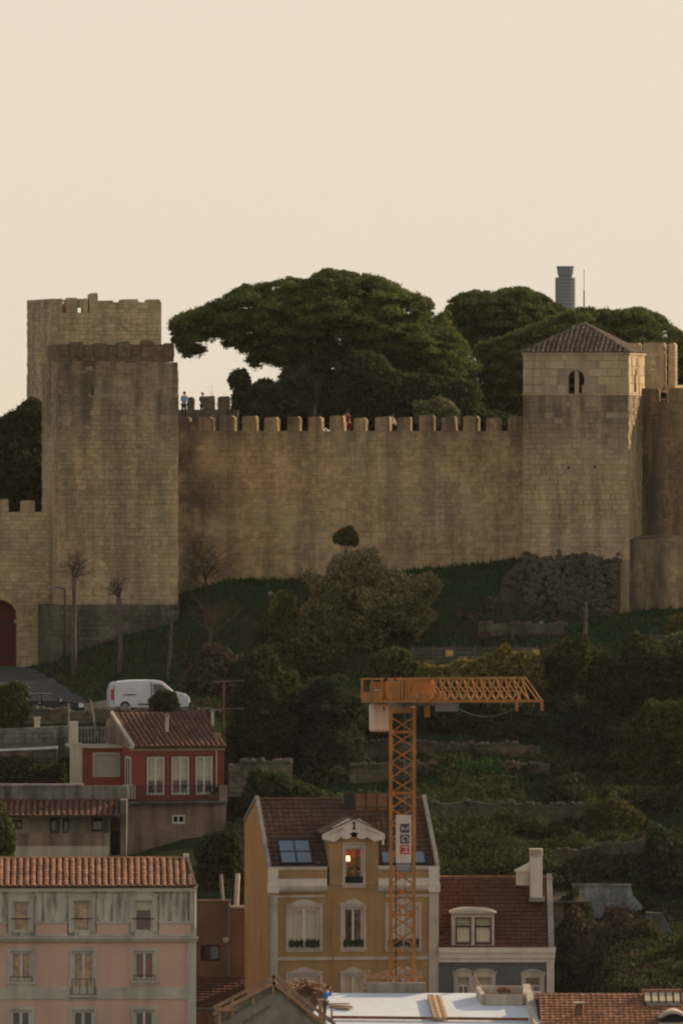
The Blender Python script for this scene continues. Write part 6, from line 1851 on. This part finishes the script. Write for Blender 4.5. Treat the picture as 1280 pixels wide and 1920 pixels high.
# banner on the mast
bx0, bx1 = WX(741.5, CY) - cx, WX(770.5, CY) - cx
yb = -hw - .13
zz = lambda py: WZ(py, CY - .7) - 62
ban = MB().box(bx0, bx1, yb, yb + .015, zz(1618), zz(1528)).build('banner', M['banner'], t)
MB().box(bx0 + .02, bx1 - .02, yb + .002, yb + .017, zz(1634), zz(1618.6)).build('banner_foot', M['banner_blue'], ban)
for k in range(3):
    MB().box(bx0 + .06, bx1 - .06, yb - .002, yb + .001, zz(1623 + k * 3.6), zz(1622 + k * 3.6)).build('banner_line', M['banner'], ban)
for ch, py, mk in (('2', 1553, 'banner_dark'), ('G', 1573, 'banner_dark'), ('M', 1593, 'banner_red')):
    h_ = 8.6
    MB().box(WX(749.5, CY) - cx, WX(767, CY) - cx, yb - .02, yb - .004, zz(py + h_), zz(py - h_)).build('banner_square', M[mk], ban)
    l_ = link('letter', LETTERS[ch], ban)
    l_.location = (WX(758.3, CY) - cx, yb - .026, zz(py)); l_.rotation_euler = (R(90), R(90), 0)

# ------------------------------------------------------------------ building site with the white roof
RA, RB = (478.0, 1862.0), (470.0, 1938.0)
z_a, z_b = WZ(RA[1], RA[0]), WZ(RB[1], RB[0])
def roofz(Y): return z_a + (z_b - z_a) * (RA[0] - Y) / (RA[0] - RB[0])
def yroof(py):
    lo, hi = RB[0], RA[0]
    for _ in range(40):
        m_ = (lo + hi) / 2
        if H0 + (EYE - roofz(m_)) * F / m_ > py: lo = m_
        else: hi = m_
    return (lo + hi) / 2
def onroof(px, py, lift=0.0):
    Y = yroof(py); return Vector((WX(px, Y), Y, roofz(Y) + lift))
t = thing('site_building', 'unfinished concrete building with a bright white flat roof', 'building', (WX(800, 466), 466, 62.0))
slab = [(WX(560, 470), 470, z_b), (WX(1008, 470), 470, z_b), (WX(986, 478), 478, z_a), (WX(612, 478), 478, z_a)]
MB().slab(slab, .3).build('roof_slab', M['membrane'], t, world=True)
MB().slab([(a, b, c - .31) for a, b, c in slab], 8.5).build('wall', M['concrete'], t, world=True)
# right upstand and strip
p0, p1 = Vector(slab[2]), Vector(slab[1])
def beam(p, q, w_, h_, m, name, root, lift=0.0):
    d = (q - p); d.z = 0; d.normalize(); s2 = Vector((-d.y, d.x, 0)) * w_ / 2
    mb = MB(); up_ = Vector((0, 0, h_)); l_ = Vector((0, 0, lift))
    c8 = [p - s2 + l_, q - s2 + l_, q + s2 + l_, p + s2 + l_]
    mb.v = [tuple(v) for v in c8] + [tuple(v + up_) for v in c8]
    mb.f = [(0, 3, 2, 1), (4, 5, 6, 7), (0, 1, 5, 4), (1, 2, 6, 5), (2, 3, 7, 6), (3, 0, 4, 7)]
    return mb.build(name, m, root, world=True)
beam(p0, p1, .35, .45, M['plaster'], 'roof_upstand', t, .002)
beam(p0 + Vector((.5, 0, 0)), p1 + Vector((.5, 0, 0)), .5, .2, M['concrete'], 'gutter_strip', t, -.1)
# roof-light kerb
ka, kb = 895, 984
Ya, Yb = 477.4, 475.6
kz = lambda Y: roofz(Y)
K = [Vector((WX(ka, Ya), Ya, kz(Ya))), Vector((WX(kb, Ya), Ya, kz(Ya))), Vector((WX(kb, Ya) - .05, Yb, kz(Yb))), Vector((WX(ka, Ya) + .25, Yb, kz(Yb)))]
for i in range(4):
    p, q = K[i], K[(i + 1) % 4]; d = (q - p).normalized() * .11
    beam(p + d, q - d, .2, .5, M['plaster'], 'rooflight_kerb', t, .004 + .002 * i)
MB().quad(*[k_ + Vector((0, 0, .03)) for k_ in K[::-1]]).build('rooflight_well', M['concrete_old'], t, world=True)
beam(onroof(621, 1912), onroof(990, 1916), .1, .14, M['rust'], 'edge_rail', t, .06)
MB().tube([onroof(622, 1912), onroof(622, 1900, .2)], .06, 6).build('rail_stub', M['rust'], t, world=True)
# rear upstand under the formwork
beam(Vector((WX(688, 478.3), 478.3, z_a)), Vector((WX(797, 478.3), 478.3, z_a)), .5, .6, M['concrete'], 'rear_upstand', t, -.1)
# gable with sloping parapet
YG = 468.5
g = lambda a, b: (WX(a, YG), WZ(b, YG))
MB().prism([g(404, 2255), g(640, 2255), g(640, 1955), g(606, 1925), g(517, 1848), g(404, 1914)], YG, YG + 3.0).build('gable', M['concrete'], t, world=True)
MB().prism([g(402, 1922), g(402, 1910), g(517, 1841), g(517, 1853)], YG - .12, YG + .3).prism([g(517, 1853), g(517, 1841), g(612, 1926), g(606, 1934)], YG - .12, YG + .3).build('gable_coping', M['concrete_old'], t, world=True)
MB().prism([g(455, 1916), g(505, 1884), g(505, 1887), g(455, 1919)], YG - .1, YG).build('gable_batten', M['timber'], t, world=True)

def plank(root, p, q, w_, th, name='plank', m='timber'):
    p, q = Vector(p), Vector(q); d = (q - p).normalized(); s2 = d.cross(Vector((0, 0, 1)))
    s2 = s2.normalized() * w_ / 2 if s2.length > 1e-3 else Vector((w_ / 2, 0, 0))
    n_ = s2.normalized().cross(d) * th / 2
    mb = MB(); mb.v = [tuple(a_ + sg * s2 + tg * n_) for a_ in (p, q) for sg, tg in ((-1, -1), (1, -1), (1, 1), (-1, 1))]
    mb.f = [(0, 1, 2, 3), (7, 6, 5, 4), (0, 4, 5, 1), (1, 5, 6, 2), (2, 6, 7, 3), (3, 7, 4, 0)]
    return mb.build(name, M[m], root, world=True)
t = thing('timber_guard_rail', 'timber guard rail climbing the left side of the site gable', 'railing', P(405, 1912, YG), 0, 'timber guard rails on the gable')
for k, (px, py) in enumerate(((412, 1908), (436, 1894), (475, 1871), (512, 1848))):
    plank(t, P(px, py + 14, YG - .2), P(px, py - 22, YG - .2), .13, .08, 'post')
for dz in (4, 16):
    plank(t, P(400, 1914 - dz - 8, YG - .28), P(515, 1846 - dz, YG - .28), .06, .17, 'rail')
plank(t, P(404, 1894, YG - .34), P(445, 1893, YG - .34), .06, .12, 'rail')
t = thing('timber_guard_rail', 'timber guard rail descending the right side of the site gable', 'railing', P(606, 1925, YG), 0, 'timber guard rails on the gable')
for k, (px, py) in enumerate(((540, 1862), (578, 1894), (608, 1918))):
    plank(t, P(px, py + 12, YG - .2), P(px, py - 22, YG - .2), .11, .08, 'post')
for dz in (2, 17):
    plank(t, P(512, 1843 - dz * .8, YG - .28), P(628, 1938 - dz, YG - .28), .06, .17, 'rail')
t = thing('timber_prop', 'stout upright timber post in front of the worker', 'post', P(601, 1925, 471))
plank(t, P(601, 1930, 471), P(600, 1873, 471), .34, .2, 'post'); plank(t, P(594, 1874, 471.2), P(607, 1873, 471.2), .2, .06, 'cap')
# formwork frame at the rear edge
t = thing('formwork_frame', 'timber formwork frame around the crane foot behind the white roof', 'formwork', P(740, 1862, 479))
for k, px in enumerate((692, 704, 724, 748, 770, 788)):
    plank(t, P(px, 1864, 479), P(px, 1818 + (k % 2) * 8, 479), .14, .08, 'post')
for py in (1832, 1848, 1858):
    plank(t, P(682, py, 478.9), P(794, py + 1, 478.9), .06, .15, 'rail')
plank(t, P(686, 1834, 479.3), P(724, 1822, 479.3), .06, .12, 'brace')
t = thing('debris_pile', 'heap of broken boards behind the worker', 'pile', P(575, 1862, 477))
rng = random.Random(9)
for k in range(26):
    a_ = P(rng.uniform(545, 600), rng.uniform(1842, 1860), 477 + rng.uniform(-.5, .5)); d_ = Vector((rng.uniform(-.9, .9), rng.uniform(-.4, .4), rng.uniform(-.25, .25)))
    plank(t, a_ - d_, a_ + d_, .16, .04, 'board', 'timber' if k % 3 else 'rust')
MB().prism([(WX(535, 477), WZ(1885, 477)), (WX(612, 477), WZ(1885, 477)), (WX(606, 477), WZ(1860, 477)), (WX(580, 477), WZ(1852, 477)), (WX(548, 477), WZ(1856, 477))], 477.6, 478.6).build('heap_core', M['stain'], t, world=True)
t = thing('plank_stack', 'stack of long pale planks lying on the white roof', 'planks', onroof(820, 1895))
for k in range(5):
    for lv in range(2):
        plank(t, onroof(803 + k * 5.2, 1873 + k * .4, .1 + lv * .09), onroof(815 + k * 5.4, 1916, .1 + lv * .09), .13, .08, 'plank', 'timber_pale' if (k + lv) % 2 else 'timber')
t = thing('loose_planks', 'loose boards lying on the white roof beside the worker', 'planks', onroof(640, 1888))
for a_, b_, q in ((610, 655, 1884), (616, 660, 1889), (628, 662, 1892)):
    plank(t, onroof(a_, q, .06), onroof(b_, q + 1.5, .1), .28, .05, 'plank', 'timber')
t = thing('leaning_board', 'pale board leaning up beside the roof-light kerb', 'board', P(900, 1860, 479))
plank(t, P(905, 1862, 479), P(889, 1826, 479), .22, .06, 'board', 'timber_pale'); plank(t, P(898, 1850, 478.95), P(908, 1848, 478.95), .1, .05, 'cleat', 'timber_pale')
t = thing('rubble_bag', 'small rusty bundle on the roof-light kerb', 'bundle', P(945, 1860, 477))
rngb = np.random.default_rng(4)
for k in range(5):
    q = P(936 + k * 4.5, 1857 - 2 * math.sin(k * .8), 477)
    MB().lathe([(.02, -.12), (.13, -.05), (.15, .04), (.08, .12), (.01, .15)], q, 8).build('lump', M['rust'], t, world=True)

# ------------------------------------------------------------------ tiled roof at the lower right
t = thing('tile_roof_house', 'foreground house with red tile roof in the lower right corner', 'house', (WX(1150, 466), 466, 62.0))
YR, YE = 474.5, 468.0
zr, ze = WZ(1863, YR), WZ(1950, YE)
o_ = wloc(t)
L = lambda px, Y, zz_: tuple(Vector((WX(px, Y), Y, zz_)) - o_)
def rz(Y): return zr + (ze - zr) * (YR - Y) / (YR - YE)
def r2(px, py, lift=0.0):
    lo, hi = YE, YR
    for _ in range(40):
        m_ = (lo + hi) / 2
        if H0 + (EYE - rz(m_)) * F / m_ > py: lo = m_
        else: hi = m_
    return Vector((WX(px, lo), lo, rz(lo) + lift))
tile_roof(t, L(1014, YE, ze), L(1330, YE, ze), L(1002, YR, zr), L(1330, YR, zr), .26, .40, M['tile_red'], 'flat', 300, seed=71, h=.07)
ridge(t, L(1002, YR, zr), L(1330, YR, zr), .12, M['tile_dull'], 20)
MB().slab([(WX(1002, YR), YR, zr - .1), (WX(1330, YR), YR, zr - .1), (WX(1330, 479), 479, zr - 1.4), (WX(1002, 479), 479, zr - 1.4)], .1).build('rear_roof', M['tile_dull'], t, world=True)
MB().box(WX(1010, YE), WX(1330, YE), YE + .3, 478.5, 62, ze - .15).build('wall', M['plaster'], t, world=True)
# lantern skylight with cream panels
la = r2(1212, 1888, .05); lb_ = r2(1276, 1888, .05)
lw_ = lb_.x - la.x; ly = la.y
lt = MB().box(la.x, lb_.x, ly, ly + 2.2, la.z - .3, la.z + .22).build('lantern_base', M['zinc'], t, world=True)
ztop = WZ(1860, ly + 1.0)
for k in range(5):
    a_, b_ = la.x - .12 + (lw_ + .12) * k / 5, la.x - .12 + (lw_ + .12) * (k + 1) / 5
    sh_ = .0
    MB().slab([(a_ + .03, ly + .02, la.z + .26), (b_ - .07, ly + .02, la.z + .26), (b_ - .07, ly + 1.0, ztop), (a_ + .03, ly + 1.0, ztop)], .05).build('lantern_panel', M['poly'], t, world=True)
    MB().slab([(b_ - .065, ly, la.z + .25), (b_ + .02, ly, la.z + .25), (b_ + .02, ly + 1.02, ztop + .02), (b_ - .065, ly + 1.02, ztop + .02)], .1).build('lantern_bar', M['wood_dark'], t, world=True)
MB().box(la.x - .22, lb_.x + .08, ly + .95, ly + 1.4, ztop - .05, ztop + .12).build('lantern_ridge', M['tile_red'], t, world=True)
MB().prismx([(ly, la.z + .2), (ly + 2.2, la.z + .2), (ly + 1.2, ztop)], la.x - .1, la.x - .05).prismx([(ly, la.z + .2), (ly + 2.2, la.z + .2), (ly + 1.2, ztop)], lb_.x + .05, lb_.x + .1).build('lantern_end', M['zinc'], t, world=True)
# vent with flat cap
v0 = r2(1085, 1906)
for dx in (-.13, .13):
    MB().tube([v0 + Vector((dx, 0, -.1)), v0 + Vector((dx, 0, .62))], .05, 6).build('vent_leg', M['rust'], t, world=True)
MB().slab([v0 + Vector((-.28, -.25, .7)), v0 + Vector((.28, -.25, .7)), v0 + Vector((.28, .25, .72)), v0 + Vector((-.28, .25, .72))], .07).build('vent_cap', M['plaster'], t, world=True)
MB().box(v0.x - .09, v0.x + .09, v0.y - .09, v0.y + .09, v0.z - .2, v0.z + .6).build('vent_flue', M['stain'], t, world=True)
# arched dormer at the corner
d0 = r2(1262, 1921)
n = 10
arch_o = [(d0.x - .75 + 1.5 * i / n, d0.z + .35 + .34 * math.sin(math.pi * i / n)) for i in range(n + 1)]
arch_i = [(d0.x - .6 + 1.2 * i / n, d0.z + .33 + .22 * math.sin(math.pi * i / n)) for i in range(n + 1)]
MB().prism(arch_i + arch_o[::-1], d0.y - .2, d0.y + 2.2).build('dormer_arch', M['plaster'], t, world=True)
MB().prism([(d0.x - .6, d0.z - .6), (d0.x + .6, d0.z - .6)] + arch_i[::-1], d0.y - .05, d0.y + .1).build('dormer_front', M['dark'], t, world=True)
MB().box(d0.x - .75, d0.x + .75, d0.y - .18, d0.y + 1.2, d0.z - .7, d0.z + .1).build('dormer_base', M['plaster'], t, world=True)

WK.location = onroof(608, 1912)      # the worker stands on the finished roof

# ------------------------------------------------------------------ air: thin even haze round the whole place
hm = bpy.data.materials.new('thin_haze'); hm.use_nodes = True
hm.node_tree.nodes.remove(hm.node_tree.nodes['Principled BSDF'])
pv = hm.node_tree.nodes.new('ShaderNodeVolumePrincipled')
pv.inputs['Color'].default_value = (.97, .93, .86, 1)
pv.inputs['Density'].default_value = 2.1e-5
pv.inputs['Anisotropy'].default_value = .3
hm.node_tree.links.new(pv.outputs[0], hm.node_tree.nodes['Material Output'].inputs['Volume'])
hb_ = MB().box(-20500, 20500, -3500, 40500, -5, 145).build('haze', hm)
tag(hb_, 'thin pale haze in the air over the whole hillside', kind='stuff')
